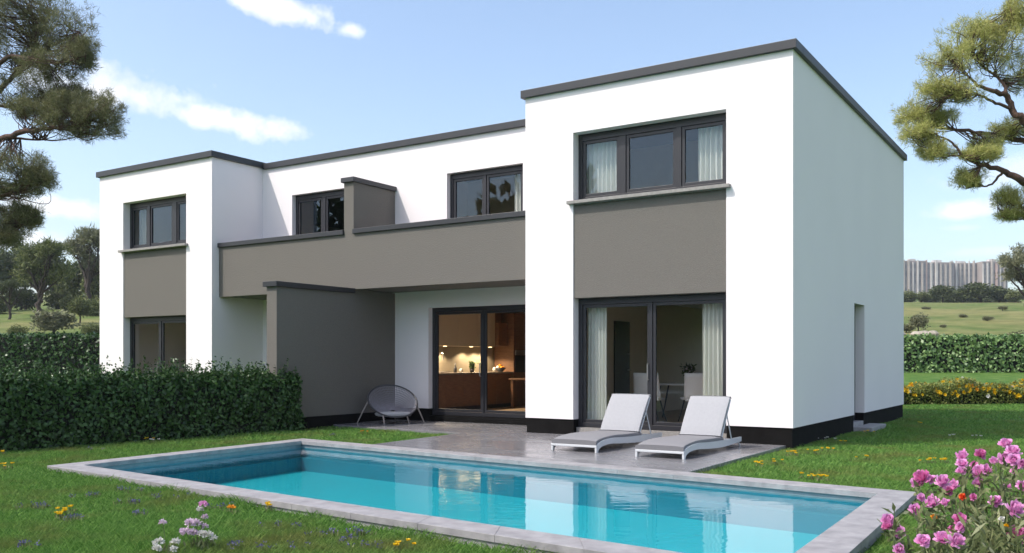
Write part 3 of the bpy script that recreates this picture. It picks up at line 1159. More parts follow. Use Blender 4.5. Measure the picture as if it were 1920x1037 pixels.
    tag(b.build('white_pot', M_POT, loc=(-9.12, 5.0, zt), smooth=True), 'small white pot on the worktop left of the fruit bowl', 'pot')
    r = empty('fruit_bowl', (-9.2, 5.38, zt), label='dark bowl heaped with fruit at the right end of the worktop', cat='fruit bowl')
    b = MB()
    b.lathe([(0, 0), (.07, 0), (.08, .02), (.17, .11), (.16, .11), (.07, .03), (0, .03)], seg=18)
    b.build('bowl', M_DARK, r, smooth=True)
    for k in range(9):
        b = MB()
        b.lathe([(.001, -.045), (.03, -.036), (.045, 0), (.03, .036), (.001, .045)], seg=10)
        a = k * 2.4
        b.build('fruit', [M_BROWN, M_POT, M_ORA][k % 3], r, smooth=True, loc=(.075 * math.cos(a) * (k > 2), .075 * math.sin(a) * (k > 2), .11 + .05 * (k < 3)))
    # high table and stool ends seen at the right of the kitchen door
    r = empty('kitchen_table', (-8.1, 5.5, 0.142), label='dark wooden kitchen table in front of the tall oven cabinet', cat='table')
    b = MB()
    b.box(-.62, .6, -.45, .45, .72, .76)
    b.build('tabletop', M_BROWN, r, bevel=.004)
    for sx in (-.54, .52):
        for sy in (-.38, .38):
            b = MB()
            b.box(sx - .035, sx + .035, sy - .035, sy + .035, 0, .719)
            b.build('leg', M_BROWN, r)


build_kitchen()


# ------------------------------------------------------------------ dining corner
def build_dining():
    t = empty('dining_table', (-3.1, 3.15, 0.142), rz=R(4), label='dining table with slim dark legs in the room behind the loungers', cat='table')
    b = MB()
    b.prism([(math.cos(a) * 0.95 * (1 if abs(math.cos(a)) < .99 else 1), math.sin(a) * .5) for a in np.linspace(0, 2 * math.pi, 28, endpoint=False)], .715, .745)
    b.build('tabletop', M_CHAIRW, t)
    for sx in (-1, 1):
        for sy in (-1, 1):
            b = MB()
            b.tube([(sx * .45, sy * .25, .71), (sx * .62, sy * .34, 0)], [.02, .012])
            b.build('leg', M_DARK, t)

    def chair(loc, rz, label):
        c = empty('dining_chair', loc, rz, label, 'chair', 'chairs round the dining table')
        b = MB()
        # padded shell: curved back and seat
        n, mth = 12, 6
        vs, fs = [], []
        for i in range(n + 1):
            s = -1 + 2 * i / n
            for j in range(mth + 1):
                q = j / mth
                w = 0.27 - 0.03 * q
                vs.append((s * w, -0.22 - 0.10 * q + 0.07 * s * s, 0.46 + 0.52 * q))
        for i in range(n):
            for j in range(mth):
                a = i * (mth + 1) + j
                fs.append((a, a + 1, a + mth + 2, a + mth + 1))
        b.add(vs, fs)
        o = b.build('backrest', M_CHAIRW, c, smooth=True)
        sm = o.modifiers.new('thick', 'SOLIDIFY')
        sm.thickness = 0.035
        b = MB()
        b.prism([(-.25, -.23), (.25, -.23), (.26, .12), (.2, .24), (-.2, .24), (-.26, .12)], .43, .485)
        b.build('seat', M_CHAIRW, c, bevel=.015)
        for sx in (-1, 1):
            for sy in (-1, 1):
                b = MB()
                b.tube([(sx * .16, sy * .15, .43), (sx * .20, sy * .21, .2), (sx * .25, sy * .27, 0)], [.017, .014, .011])
                b.build('leg', M_DARK, c)
    chair((-3.42, 2.1, 0.142), R(6), 'white padded dining chair with its back to the glass left of the vase')
    chair((-2.42, 2.2, 0.142), R(14), 'white padded dining chair half hidden behind the right curtain')
    chair((-2.75, 2.75, 0.142), R(185), 'low white seat chair between the two chair backs below the vase')
    v = empty('flower_vase', (-2.95, 2.95, 0.142 + .746), label='small vase of dark leafy flowers on the dining table', cat='vase')
    b = MB()
    b.lathe([(0, 0), (.05, 0), (.06, .06), (.035, .13), (.04, .15), (.0, .14)], seg=14)
    b.build('vase_body', M_POT, v, smooth=True)
    n = 120
    P = np.column_stack([rng.normal(0, .06, n), rng.normal(0, .06, n), .18 + rng.random(n) * .2])
    np_mesh('foliage', leaf_quads(P, rand_dirs(n) + np.array([0, 0, .5]), .08, .045), 4, M_LEAFD, v)
    P = np.column_stack([rng.normal(0, .06, 30), rng.normal(0, .06, 30), .22 + rng.random(30) * .12])
    np_mesh('petals', leaf_quads(P, rand_dirs(30), .05, .04), 4, M_LILAC, v)


build_dining()


# ------------------------------------------------------------------ loungers
def make_lounger(loc, rz, label, w):
    r = empty('sun_lounger', loc, rz, label, 'sun lounger', 'sun loungers on the terrace')
    hw = w / 2
    yh, zh = 1.58, 0.20                   # hinge
    yt, zt = 2.02, 0.77                   # top of the backrest
    ye = 2.42                             # tail of the frame
    # side plates: gently waved boards
    top = smooth_path([(0, 0, 0.0), (0, .02, .105), (0, .20, .165), (0, .55, .185), (0, 1.0, .165), (0, 1.6, .15), (0, ye, .145)], 6)
    bot = smooth_path([(0, ye, .075), (0, 1.6, .05), (0, 1.0, .07), (0, .5, .10), (0, .2, .085), (0, .075, .045), (0, .05, 0.0)], 6)
    poly = [(p[1], p[2]) for p in top] + [(p[1], p[2]) for p in bot]
    for sx in (-1, 1):
        b = MB()
        a, c = (sx * hw - .014, sx * hw + .014)
        n = len(top)
        for q in range(n - 1):
            # quads between the top and bottom outlines, closed into a thin board
            p0, p1 = top[q], top[q + 1]
            q0, q1 = bot[len(bot) - 1 - q], bot[len(bot) - 2 - q]
            b.add([(a, p0[1], p0[2]), (a, p1[1], p1[2]), (a, q1[1], q1[2]), (a, q0[1], q0[2]),
                   (c, p0[1], p0[2]), (c, p1[1], p1[2]), (c, q1[1], q1[2]), (c, q0[1], q0[2])],
                  [(0, 1, 2, 3), (7, 6, 5, 4), (0, 4, 5, 1), (3, 2, 6, 7)])
        b.add([(a, top[-1][1], top[-1][2]), (c, top[-1][1], top[-1][2]), (c, bot[0][1], bot[0][2]), (a, bot[0][1], bot[0][2])], [(0, 1, 2, 3)])
        b.build('side_rail', M_LFRAME, r)
        b = MB()
        b.tube([(sx * (hw - .005), ye - .12, .08), (sx * (hw - .005), ye - .03, 0)], .014)
        b.build('leg', M_LFRAME, r)
        b = MB()
        b.tube([(sx * (hw - .03), yh + .27, .53), (sx * (hw - .01), yh + .42, .15)], .010)
        b.build('prop', M_LFRAME, r)
        b = MB()
        b.box(sx * hw - .016, sx * hw + .016, -.004, .03, 0, .10)
        b.build('leg', M_LFRAME, r, bevel=.004)
    b = MB()
    b.box(-hw - .016, hw + .016, -.008, .028, .075, .108)
    b.build('front_rail', M_LFRAME, r, bevel=.005)
    b = MB()
    b.box(-hw + .015, hw - .015, .03, ye - .1, .10, .115)
    b.build('slat_base', M_LFRAME, r)
    # seat cushion: softly crowned pad following the hump
    def pad(path, th, name, mm, wid):
        b = MB()
        nx = 8
        n = len(path)
        ringpts = []
        for i, p in enumerate(path):
            d = np.array(path[min(i + 1, n - 1)]) - np.array(path[max(i - 1, 0)])
            d /= np.linalg.norm(d)
            nv = np.array([0, -d[2], d[1]])
            edge = min(1.0, i / 1.5, (n - 1 - i) / 1.5)
            t = th * (0.72 + 0.28 * max(0, edge))
            row = []
            for k in range(nx + 1):
                s = -1 + 2 * k / nx
                crown = t * (1 - 0.22 * abs(s) ** 5)
                row.append(tuple(np.array([s * wid, p[1], p[2]]) + nv * crown))
            row.append((wid * .985, p[1], p[2]))
            row.append((-wid * .985, p[1], p[2]))
            ringpts.append(row)
        vs = [v for row in ringpts for v in row]
        mrow = nx + 3
        fs = []
        for i in range(n - 1):
            for k in range(mrow):
                k2 = (k + 1) % mrow
                fs.append((i * mrow + k, i * mrow + k2, (i + 1) * mrow + k2, (i + 1) * mrow + k))
        fs.append(tuple(range(mrow)))
        fs.append(tuple((n - 1) * mrow + k for k in range(mrow))[::-1])
        b.add(vs, fs)
        return b.build(name, mm, r, smooth=False, bevel=.012)
    seat = smooth_path([(0, .0, .112), (0, .25, .142), (0, .6, .158), (0, 1.1, .145), (0, yh + .02, .138)], 4)
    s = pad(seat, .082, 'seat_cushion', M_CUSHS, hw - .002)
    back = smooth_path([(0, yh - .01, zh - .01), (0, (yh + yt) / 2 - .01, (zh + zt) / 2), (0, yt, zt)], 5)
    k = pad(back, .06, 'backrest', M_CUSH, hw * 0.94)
    b = MB()
    for sx in (-1, 1):
        b.tube([(sx * hw * .9, yh + .02, .15), (sx * hw * .9, yt + .012, zt - .02)], .012)
    b.tube([(-hw * .9, yt + .012, zt - .02), (hw * .9, yt + .012, zt - .02)], .012)
    b.build('backrest_frame', M_LFRAME, r)
    return r


make_lounger((-2.475, -2.72, 0), R(0.5), 'light grey sun lounger nearer the middle of the terrace, left of the other lounger', 0.74)
make_lounger((-1.03, -2.87, 0), R(0.5), 'light grey sun lounger nearer the lawn and the house corner, right of the other lounger', 0.70)


# ------------------------------------------------------------------ round patio chair
def build_patio_chair():
    r = empty('patio_chair', (-8.72, 0.48, 0), YAW, 'wide round-backed mesh lounge chair with splayed legs beside the grey patio divider', 'chair')
    # shell: deep oval dish, tilted back
    def rim(a):
        x = 0.53 * math.cos(a)
        s = math.sin(a)
        y = 0.02 + 0.37 * s
        z = 0.49 + 0.32 * s - 0.09 * math.cos(a)
        return np.array([x, y, z])
    hub = np.array([0.02, -0.02, 0.24])
    def bowl(a, q):
        p = rim(a)
        c = hub * (1 - q) + p * q
        c[2] -= 0.06 * math.sin(math.pi * q) * (0.6 + 0.4 * math.sin(a))
        c[1] += 0.12 * math.sin(math.pi * q) * max(0, math.sin(a))
        return c
    b = MB()
    na = 84
    for k in range(na):
        a = 2 * math.pi * k / na
        b.tube([bowl(a, q) for q in np.linspace(.12, 1, 7)], .0055, seg=4, cap=False)
    for q in np.linspace(.14, .95, 13):
        b.tube([bowl(2 * math.pi * k / 40, q) for k in range(41)], .0055, seg=4, cap=False)
    b.build('mesh_shell', M_WICK, r)
    b = MB()
    b.tube([rim(2 * math.pi * k / 48) for k in range(49)], .018, seg=8)
    b.build('rim', M_DARK, r)
    b = MB()
    b.lathe([(.001, 0), (.30, 0), (.37, .03), (.38, .07), (.33, .10), (.001, .11)], (0, 0, 0), 28)
    o = b.build('seat_cushion', M_CUSH, r, smooth=True, loc=(0.03, -.13, .16))
    o.scale = (1.05, .62, 1)
    for (p, q) in (((-.50, .0, .52), (-.77, .02, 0)), ((.50, .0, .42), (.68, .10, 0)), ((-.16, -.33, .19), (-.12, -.40, 0)), ((.33, -.25, .20), (.38, -.18, 0))):
        b = MB()
        b.tube([p, tuple((np.array(p) + np.array(q)) / 2 + np.array([0, 0, .02])), q], [.018, .015, .011])
        b.build('leg', M_CHLEG, r)


build_patio_chair()


# ------------------------------------------------------------------ hedges
def hedge(name, p0, p1, width, zb, zt, n, leaf, label, m, z1b=None, z1t=None, round_end=True, sprigs=0):
    p0, p1 = np.array(p0, float), np.array(p1, float)
    d = p1 - p0
    L = np.linalg.norm(d)
    d /= L
    s = np.array([-d[1], d[0]])
    z1b = zb if z1b is None else z1b
    z1t = zt if z1t is None else z1t
    r = empty(name, (*((p0 + p1) / 2), (zb + z1b) / 2), label=label, cat='hedge')
    org = np.array([*((p0 + p1) / 2), (zb + z1b) / 2])
    hw = width / 2

    def bulge(t, h, k):
        return 0.5 * math.sin(t * 2.9 + k) * math.sin(h * 3.1 + k * 2) + 0.5 * math.sin(t * 7.3 + 2 * k) * math.sin(h * 6 + k)
    # solid inner box, its near-black colour standing for the shade between the leaves
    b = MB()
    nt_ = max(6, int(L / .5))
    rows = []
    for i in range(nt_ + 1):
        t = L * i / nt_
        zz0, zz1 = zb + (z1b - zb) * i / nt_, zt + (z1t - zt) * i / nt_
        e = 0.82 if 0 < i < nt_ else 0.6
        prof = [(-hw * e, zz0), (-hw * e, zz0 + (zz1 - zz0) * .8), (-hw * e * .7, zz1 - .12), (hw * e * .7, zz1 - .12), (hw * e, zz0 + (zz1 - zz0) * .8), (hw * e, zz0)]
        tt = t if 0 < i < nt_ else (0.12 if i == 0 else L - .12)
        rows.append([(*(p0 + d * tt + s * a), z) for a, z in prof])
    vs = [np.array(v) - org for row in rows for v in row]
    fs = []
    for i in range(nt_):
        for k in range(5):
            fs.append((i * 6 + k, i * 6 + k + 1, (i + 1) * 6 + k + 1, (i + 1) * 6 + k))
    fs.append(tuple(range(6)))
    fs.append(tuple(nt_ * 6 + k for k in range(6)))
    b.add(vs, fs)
    b.build('shade_core', M_HCORE, r)
    H = (zt - zb)
    areas = np.array([L * H, L * H, L * width, width * H, width * H])
    pick = rng.choice(5, n, p=areas / areas.sum())
    t = rng.random(n) * L
    a = (rng.random(n) * 2 - 1) * hw
    q = rng.random(n)
    nx = np.zeros((n, 3))
    d3, s3 = np.array([*d, 0]), np.array([*s, 0])
    a = np.where(pick == 0, -hw, np.where(pick == 1, hw, a))
    q = np.where(pick == 2, 1.0, q)
    t = np.where(pick == 3, 0, np.where(pick == 4, L, t))
    nx[pick == 0] = -s3
    nx[pick == 1] = s3
    nx[pick == 2] = UP
    nx[pick == 3] = -d3
    nx[pick == 4] = d3
    # rounded shoulders
    sh = np.clip((q - .8) / .2, 0, 1)
    a = a * (1 - .16 * sh ** 2)
    depth = rng.random(n) ** 1.5 * 0.21
    bl = 0.5 * np.sin(t * 2.9 + 1) * np.sin(q * 4 + a * 3) + 0.5 * np.sin(t * 6.7 + 2) * np.sin(q * 7 + 1.5 * a) + 0.35 * np.sin(t * 15 + q * 11)
    off = 0.08 * bl - depth
    zz = zb + (z1b - zb) * t / L + (H + ((z1t - z1b) - H) * t / L) * q
    P = np.column_stack([p0[0] + d[0] * t + s[0] * a, p0[1] + d[1] * t + s[1] * a, zz]) + nx * off[:, None]
    nj = unit(nx + rand_dirs(n) * 0.75)
    Dr = rand_dirs(n) - UP * 0.25
    Dr = unit(Dr - nj * np.sum(Dr * nj, 1, keepdims=True) * .85)
    V = leaf_quads(P - org, Dr, leaf * (0.6 + 0.8 * rng.random(n)), leaf * (0.4 + 0.45 * rng.random(n)), nrm=nj)
    if sprigs:
        k = sprigs
        tt = rng.random(k) * L
        aa = (rng.random(k) * 2 - 1) * hw * .9
        hh = 0.05 + 0.27 * rng.random(k) ** 2.2
        per = 11
        base = np.column_stack([p0[0] + d[0] * tt + s[0] * aa, p0[1] + d[1] * tt + s[1] * aa, zt + (z1t - zt) * tt / L])
        lean = rand_dirs(k) * 0.25
        fr = rng.random((k, per))
        Q = base[:, None, :] + (UP + lean)[:, None, :] * (hh[:, None] * fr)[:, :, None]
        Q = Q.reshape(-1, 3) - org
        V = np.concatenate([V, leaf_quads(Q, rand_dirs(k * per) + UP * .5, leaf * .75, leaf * .4)])
    np_mesh('foliage', V, 4, m, r)
    return r


hedge('garden_hedge', (-58, -25), (-3, -25), 1.8, -0.2, 5.2, 20000, 0.30, 'tall unseen hedge added behind the camera to darken reflections in the ground-floor glass', M_HEDGE)  # added out of view so the ground-floor panes mirror dark leaves
hedge('garden_hedge', (-9.86, -1.48), (-10.80, -8.6), 1.05, -0.06, 1.08, 46000, 0.078, 'dark trimmed hedge in front of the left block and the grey patio divider', M_HEDGE, z1b=-.09, z1t=1.05, sprigs=620)


def uD(u, D, z=None):
    p = CAM + RT * u + FW * D
    if z is None:
        p[2] = gz(p[0], p[1])
    else:
        p[2] = z
    return p


pA, pB = uD(14, 53), uD(46, 53)
hedge('garden_hedge', pA[:2], pB[:2], 1.6, gz(*pA[:2]) - .25, gz(*pA[:2]) + 2.08, 26000, 0.22, 'bright green trimmed hedge across the garden behind the flower bed', M_HEDGE2)
pA, pB = uD(-42, 51), uD(-14, 51)
hedge('garden_hedge', pA[:2], pB[:2], 1.6, gz(*pA[:2]) - .2, gz(*pA[:2]) + 2.2, 22000, 0.20, 'dark hedge at the end of the garden left of the house', M_HEDGE)


# ------------------------------------------------------------------ trees
def pine(name, base, trunk, limbs, pads, label, mneedle, mbark, clumps=12, tufts=22, needles=13, nlen=0.16, nwid=0.018,
         cat='tree', group=None, twig_r=0.018, seed=1, flat=0.75, clump_k=0.36):
    """trunk: [(x,y,z,r)...]; limbs: list of such paths; pads: (centre, rx, ry, rz) foliage masses; all in world space"""
    rs = np.random.default_rng(seed)
    r = empty(name, base, label=label, cat=cat, group=group)
    base = np.array(base, float)
    b = MB()
    nodes = []

    def path(pp, seg):
        sp = smooth_path([p[:3] for p in pp], 5)
        rr = np.interp(np.linspace(0, 1, len(sp)), np.linspace(0, 1, len(pp)), [p[3] for p in pp])
        sp = [p + (rs.normal(size=3) * rr[i] * .35 if 0 < i < len(sp) - 1 else 0) for i, p in enumerate(sp)]
        b.tube([p - base for p in sp], [float(x) for x in rr], seg=seg)
        return sp
    path(trunk, 10)
    for l in limbs:
        nodes += path(l, 7)
    nodes = np.array(nodes)
    PP, DD = [], []
    for (c, rx, ry, rz) in pads:
        c = np.array(c, float)
        k = nodes[np.argsort(np.linalg.norm(nodes - c, axis=1))[:10]]
        for i in range(clumps):
            v = rs.normal(size=3)
            v /= np.linalg.norm(v)
            rad = rs.random() ** 0.45
            off = v * rad * np.array([rx, ry, rz])
            if off[2] < 0:
                off[2] *= flat
            cc = c + RT * off[0] + FW * off[1] + UP * off[2]
            root = k[rs.integers(0, len(k))]
            mid = (root + cc) / 2 + rs.normal(size=3) * 0.12 * np.linalg.norm(cc - root) - UP * .08 * np.linalg.norm(cc - root)
            sp = smooth_path([root, mid, cc], 5)
            b.tube([p - base for p in sp], [float(x) for x in np.linspace(twig_r, twig_r * .3, len(sp))], seg=5, cap=False)
            cr = clump_k * min(rx, ry) * (0.7 + .6 * rs.random())
            crz = max(cr * .55, .3 * rz)
            grow = unit(cc - root) + UP * .7
            for _ in range(tufts):
                o = rs.normal(size=3) * np.array([cr, cr, crz]) * .62
                tip = cc + o
                PP.append(np.repeat(tip[None], needles, 0) + rs.normal(size=(needles, 3)) * nlen * .35)
                dd = rs.normal(size=(needles, 3)) * .8 + unit(o + grow * cr * .8) * 1.0
                DD.append(dd)
    P = np.concatenate(PP)
    Dr = np.concatenate(DD)
    b.build('trunk', mbark, r, smooth=True)
    n = len(P)
    np_mesh('crown', needle_tris(P - base, Dr, nlen * (.6 + .8 * rs.random(n)), nwid * (.7 + .6 * rs.random(n))), 3, mneedle, r)
    return r


def L(D, *pts):
    """a limb through photo pixels at depth D (+ per-point depth offset) with radii"""
    out = []
    for p in pts:
        q = at(p[0], p[1], D + (p[3] if len(p) > 3 else 0))
        out.append((*q, p[2]))
    return out


def pad(D, px, py, rx, rz, dd=0.0, ry=None):
    k = (D + dd) / FPX
    return (at(px, py, D + dd), rx * k * 1.14, (ry or rx) * k * .85, rz * k)


def left_pine():
    D = 29.0
    b0 = at(-175, 677, D)
    z0 = gz(b0[0], b0[1])
    base = (b0[0], b0[1], z0)
    trunk = [(b0[0], b0[1], z0 - .2, .36), (*at(-168, 560, D), .30), (*at(-150, 400, D), .25), (*at(-140, 250, D), .20), (*at(-120, 90, D), .14), (*at(-100, -60, D), .07)]
    limbs = [L(D, (-145, 330, .13), (-60, 285, .11, -.3), (10, 258, .095, -.6), (60, 243, .075, -.8), (110, 240, .06, -.8), (160, 230, .045, -.9), (215, 205, .015, -1)),
             L(D, (10, 258, .05, -.6), (60, 262, .03, -.4), (120, 262, .02, -.2), (180, 245, .01, 0)),
             L(D, (-140, 290, .13), (-70, 230, .11, .4), (0, 168, .09, .8), (30, 140, .07, .9), (60, 100, .05, 1), (75, 60, .03, 1.1), (100, 20, .012, 1.1)),
             L(D, (0, 168, .06, .8), (50, 112, .05, .6), (100, 85, .04, .3), (150, 60, .015, 0)),
             L(D, (-60, 200, .08, .2), (0, 115, .07, .0), (50, 108, .05, -.4), (110, 118, .03, -.6), (160, 105, .012, -.8)),
             L(D, (-30, 190, .06), (20, 200, .05, .3), (70, 185, .03, .6), (130, 195, .012, .8)),
             L(D, (-150, 420, .09), (-60, 385, .07, -.2), (0, 370, .05, -.4), (50, 345, .03, -.5), (95, 330, .01, -.5)),
             L(D, (-155, 470, .08), (-60, 455, .06, .4), (0, 440, .04, .5), (40, 420, .025, .5), (70, 405, .01, .5)),
             L(D, (-130, 180, .09), (-220, 110, .07), (-330, 60, .03)), L(D, (-145, 340, .08), (-250, 290, .06, 1), (-360, 250, .03, 1))]
    pads = [pad(D, 45, 45, 110, 62, 1), pad(D, 120, 55, 62, 55, .2), pad(D, 20, 10, 90, 60, .4), pad(D, 150, 100, 32, 30, -.4), pad(D, 95, 125, 72, 32, -.4),
            pad(D, 20, 100, 60, 40, .6), pad(D, 60, 175, 70, 30, .5), pad(D, 130, 185, 45, 22, .6), pad(D, 75, 205, 50, 24, -.4), pad(D, 130, 205, 50, 28, -.8),
            pad(D, 190, 212, 44, 34, -.9), pad(D, 150, 240, 70, 20, -.6), pad(D, 30, 310, 60, 28, -.4), pad(D, 75, 335, 28, 22, -.5), pad(D, 25, 355, 52, 18, -.2),
            pad(D, 20, 405, 48, 26, .4), pad(D, 50, 410, 24, 20, .5), pad(D, 10, 445, 40, 22, .4), pad(D, -60, -40, 130, 60), pad(D, -240, 60, 120, 70), pad(D, -320, 230, 110, 60, 1), pad(D, -90, 420, 70, 30)]
    pine('foreground_pine', base, trunk, limbs, pads, 'tall dark pine reaching in from the left, its boughs above the left block', M_NEEDL, M_BARK,
         clumps=44, tufts=10, needles=14, nlen=0.15, nwid=0.014, seed=3, cat='tree', clump_k=.17)


def right_pine():
    D = 27.0
    b0 = at(2075, 677, D)
    z0 = gz(b0[0], b0[1])
    base = (b0[0], b0[1], z0)
    trunk = [(b0[0], b0[1], z0 - .2, .36), (*at(2070, 560, D), .31), (*at(2045, 430, D), .27), (*at(2030, 330, D), .22), (*at(2010, 220, D), .16), (*at(1985, 80, D), .10), (*at(1965, -60, D), .05)]
    limbs = [L(D, (2020, 290, .16), (1960, 250, .13), (1920, 228, .11), (1897, 205, .095), (1885, 180, .08), (1868, 172, .07, -.2), (1835, 160, .045, -.3), (1800, 130, .02, -.4), (1775, 100, .01, -.4)),
             L(D, (1885, 180, .06), (1880, 155, .045, .4), (1850, 130, .035, .6), (1820, 105, .02, .7), (1790, 90, .01, .8)),
             L(D, (1897, 205, .05), (1860, 190, .04, -.3), (1830, 175, .03, -.5), (1800, 170, .02, -.6), (1765, 190, .01, -.6)),
             L(D, (2025, 300, .12), (1960, 270, .10, .6), (1905, 262, .075, .8), (1850, 250, .06, .6), (1795, 243, .045, .4), (1750, 238, .03, .2), (1705, 215, .012, 0)),
             L(D, (2035, 380, .15), (1960, 355, .12, -.6), (1905, 335, .10, -.8), (1875, 318, .075, -.8), (1835, 308, .06, -.8), (1805, 292, .045, -.8), (1785, 268, .03, -.8), (1745, 248, .022, -.8), (1715, 250, .01, -.8)),
             L(D, (1805, 292, .03, -.8), (1770, 290, .022, -.7), (1735, 272, .01, -.6)),
             L(D, (1880, 322, .04, -.8), (1860, 345, .03, -.6), (1835, 350, .02, -.4), (1800, 345, .01, -.2)),
             L(D, (2040, 420, .07), (1960, 400, .05, .4), (1915, 402, .03, .4), (1880, 408, .01, .4)),
             L(D, (1990, 120, .07), (1940, 60, .05), (1905, 30, .03), (1890, 0, .01)),
             L(D, (2020, 200, .09), (2110, 120, .06), (2200, 90, .02)), L(D, (2035, 330, .08), (2130, 270, .06, .5), (2220, 240, .02, .5))]
    pads = [pad(D, 1820, 85, 80, 45, .3), pad(D, 1775, 115, 42, 35, -.3), pad(D, 1880, 95, 50, 55, .5), pad(D, 1850, 55, 50, 24, .4), pad(D, 1760, 165, 34, 26, -.5),
            pad(D, 1800, 175, 48, 24, -.4), pad(D, 1905, 30, 28, 42, 0), pad(D, 1715, 215, 38, 24, 0), pad(D, 1755, 222, 36, 18, .2), pad(D, 1725, 250, 36, 24, -.7),
            pad(D, 1755, 285, 34, 18, -.7), pad(D, 1895, 245, 36, 22, .8), pad(D, 1850, 275, 32, 20, .2), pad(D, 1815, 335, 30, 22, -.4), pad(D, 1840, 290, 40, 14, -.8),
            pad(D, 1900, 375, 30, 22, .3), pad(D, 1905, 402, 30, 8, .4), pad(D, 1920, 140, 40, 40, .5), pad(D, 2010, 20, 110, 70), pad(D, 2150, 110, 90, 60), pad(D, 2170, 255, 80, 50, .5)]
    pine('foreground_pine', base, trunk, limbs, pads, 'light green pine reaching in from the right with winding reddish boughs', M_NEEDR, M_BARK,
         clumps=40, tufts=8, needles=13, nlen=0.14, nwid=0.0135, seed=5, cat='tree', clump_k=.18)


left_pine()
right_pine()


# distant trees: each has its own trunk and crown, prototypes copied
def far_pine(D, px, base_py, top_py, crown_w, label, seed, m=M_LEAFM, lean=0.0, layers=3):
    rs = random.Random(seed)
    p = at(px, 677, D)
    z0 = gz(p[0], p[1])
    base = (p[0], p[1], z0)
    zt = CAM[2] + (677 - top_py) / FPX * D
    H = zt - z0
    w = crown_w / FPX * D / 2
    def q(u, v, z):
        return p + RT * u + FW * v + UP * (z0 + z - p[2])
    trunk = [(*q(0, 0, -.3), H * .035), (*q(lean * .2, 0, H * .25), H * .03), (*q(lean * .6, 0, H * .5), H * .022), (*q(lean, 0, H * .8), H * .01)]
    limbs, pads = [], []
    for k in range(7):
        a = k * 2.4 + rs.random()
        rr = w * (0.45 + .5 * rs.random())
        zz = H * (0.62 + .28 * ((k % layers) / max(1, layers - 1)))
        s = H * (0.22 + .25 * rs.random())
        limbs.append([(*q(lean * .2, 0, s), H * .018), (*q(rr * .5 * math.cos(a) + lean * .5, rr * .5 * math.sin(a), (s + zz) / 2), H * .012), (*q(rr * math.cos(a) + lean, rr * math.sin(a), zz), H * .005)])
        pads.append((q(rr * math.cos(a) * .85 + lean, rr * math.sin(a) * .85, zz + H * .03), w * .5, w * .5, H * .11))
    pads.append((q(lean, 0, H * .92), w * .6, w * .6, H * .08))
    return pine('umbrella_pine', base, trunk, limbs, pads, label, m, M_BARKD, clumps=9, tufts=16, needles=7, nlen=H * .05, nwid=H * .012, seed=seed, twig_r=H * .005,
                group='pines beyond the garden')


far_pine(100, 72, 590, 461, 95, 'umbrella pine with a forked bare trunk on the meadow left of the house', 21, lean=.3)
far_pine(112, 18, 590, 528, 60, 'small low pine on the meadow at the left edge of the photo', 22, M_LEAFD)
far_pine(125, 165, 585, 436, 85, 'tall pale pine whose crown touches the left edge of the house', 23, M_LEAFG)
far_pine(115, 1926, 590, 462, 96, 'layered pine at the right edge beside the far tower blocks', 24, M_LEAFG)


def blob_mesh(name, n, leaf, seed, m, trunk=True):
    """unit tree: height 1, crown radius about 0.5, trunk at the origin; returns (trunk mesh or None, crown mesh)"""
    rs = np.random.default_rng(seed)
    P, Dr = [], []
    k = 26
    for i in range(k):
        v = rs.normal(size=3)
        v /= np.linalg.norm(v)
        c = np.array([0, 0, .60]) + v * np.array([.34, .34, .26]) * (rs.random() ** .4)
        rr = .12 + .08 * rs.random()
        o = unit(rs.normal(size=(n // k, 3))) * rr * (rs.random((n // k, 1)) ** .4)
        P.append(c + o)
        Dr.append(unit(o) + rs.normal(size=o.shape) * .6)
    P, Dr = np.concatenate(P), np.concatenate(Dr)
    V = leaf_quads(P, Dr, leaf * (.6 + .8 * rs.random(len(P))), leaf * .6)
    crown = np_mesh(name, V, 4, m)
    me = crown.data
    bpy.data.objects.remove(crown)
    b = MB()
    b.tube([(0, 0, -.05), (.01, 0, .2), (0, .01, .45), (.0, 0, .7)], [.035, .028, .02, .008], seg=6)
    for i in range(6):
        a = i * 1.05
        b.tube([(0, 0, .25 + .03 * i), (.15 * math.cos(a), .15 * math.sin(a), .45 + .02 * i), (.28 * math.cos(a), .28 * math.sin(a), .62)], [.014, .01, .004], seg=5)
    t = b.build('trunk', M_BARKD)
    tm = t.data
    bpy.data.objects.remove(t)
    return tm, me


PROTO = [blob_mesh('crown', 2600, .075, 31, M_LEAFD), blob_mesh('crown', 2600, .075, 32, M_LEAFM), blob_mesh('crown', 2600, .075, 33, M_LEAFG),
         blob_mesh('crown', 2600, .075, 34, M_LEAFD)]


def blob(px, D, w_px, h_px, proto, label, group, name='broadleaf_tree', cat='tree', sink=0.0, base=None):
    p = at(px, 677, D) if base is None else np.array(base, float)
    z = gz(p[0], p[1])
    H = h_px / FPX * D
    Wd = w_px / FPX * D
    o = empty(name, (p[0], p[1], z - sink * H), random.random() * 6, label, cat, group)
    o.scale = (Wd, Wd, H / .96)
    tm, cm = PROTO[proto]
    for nm, me in (('trunk', tm), ('crown', cm)):
        c = bpy.data.objects.new(nm, me)
        COL.objects.link(c)
        c.parent = o
    return o


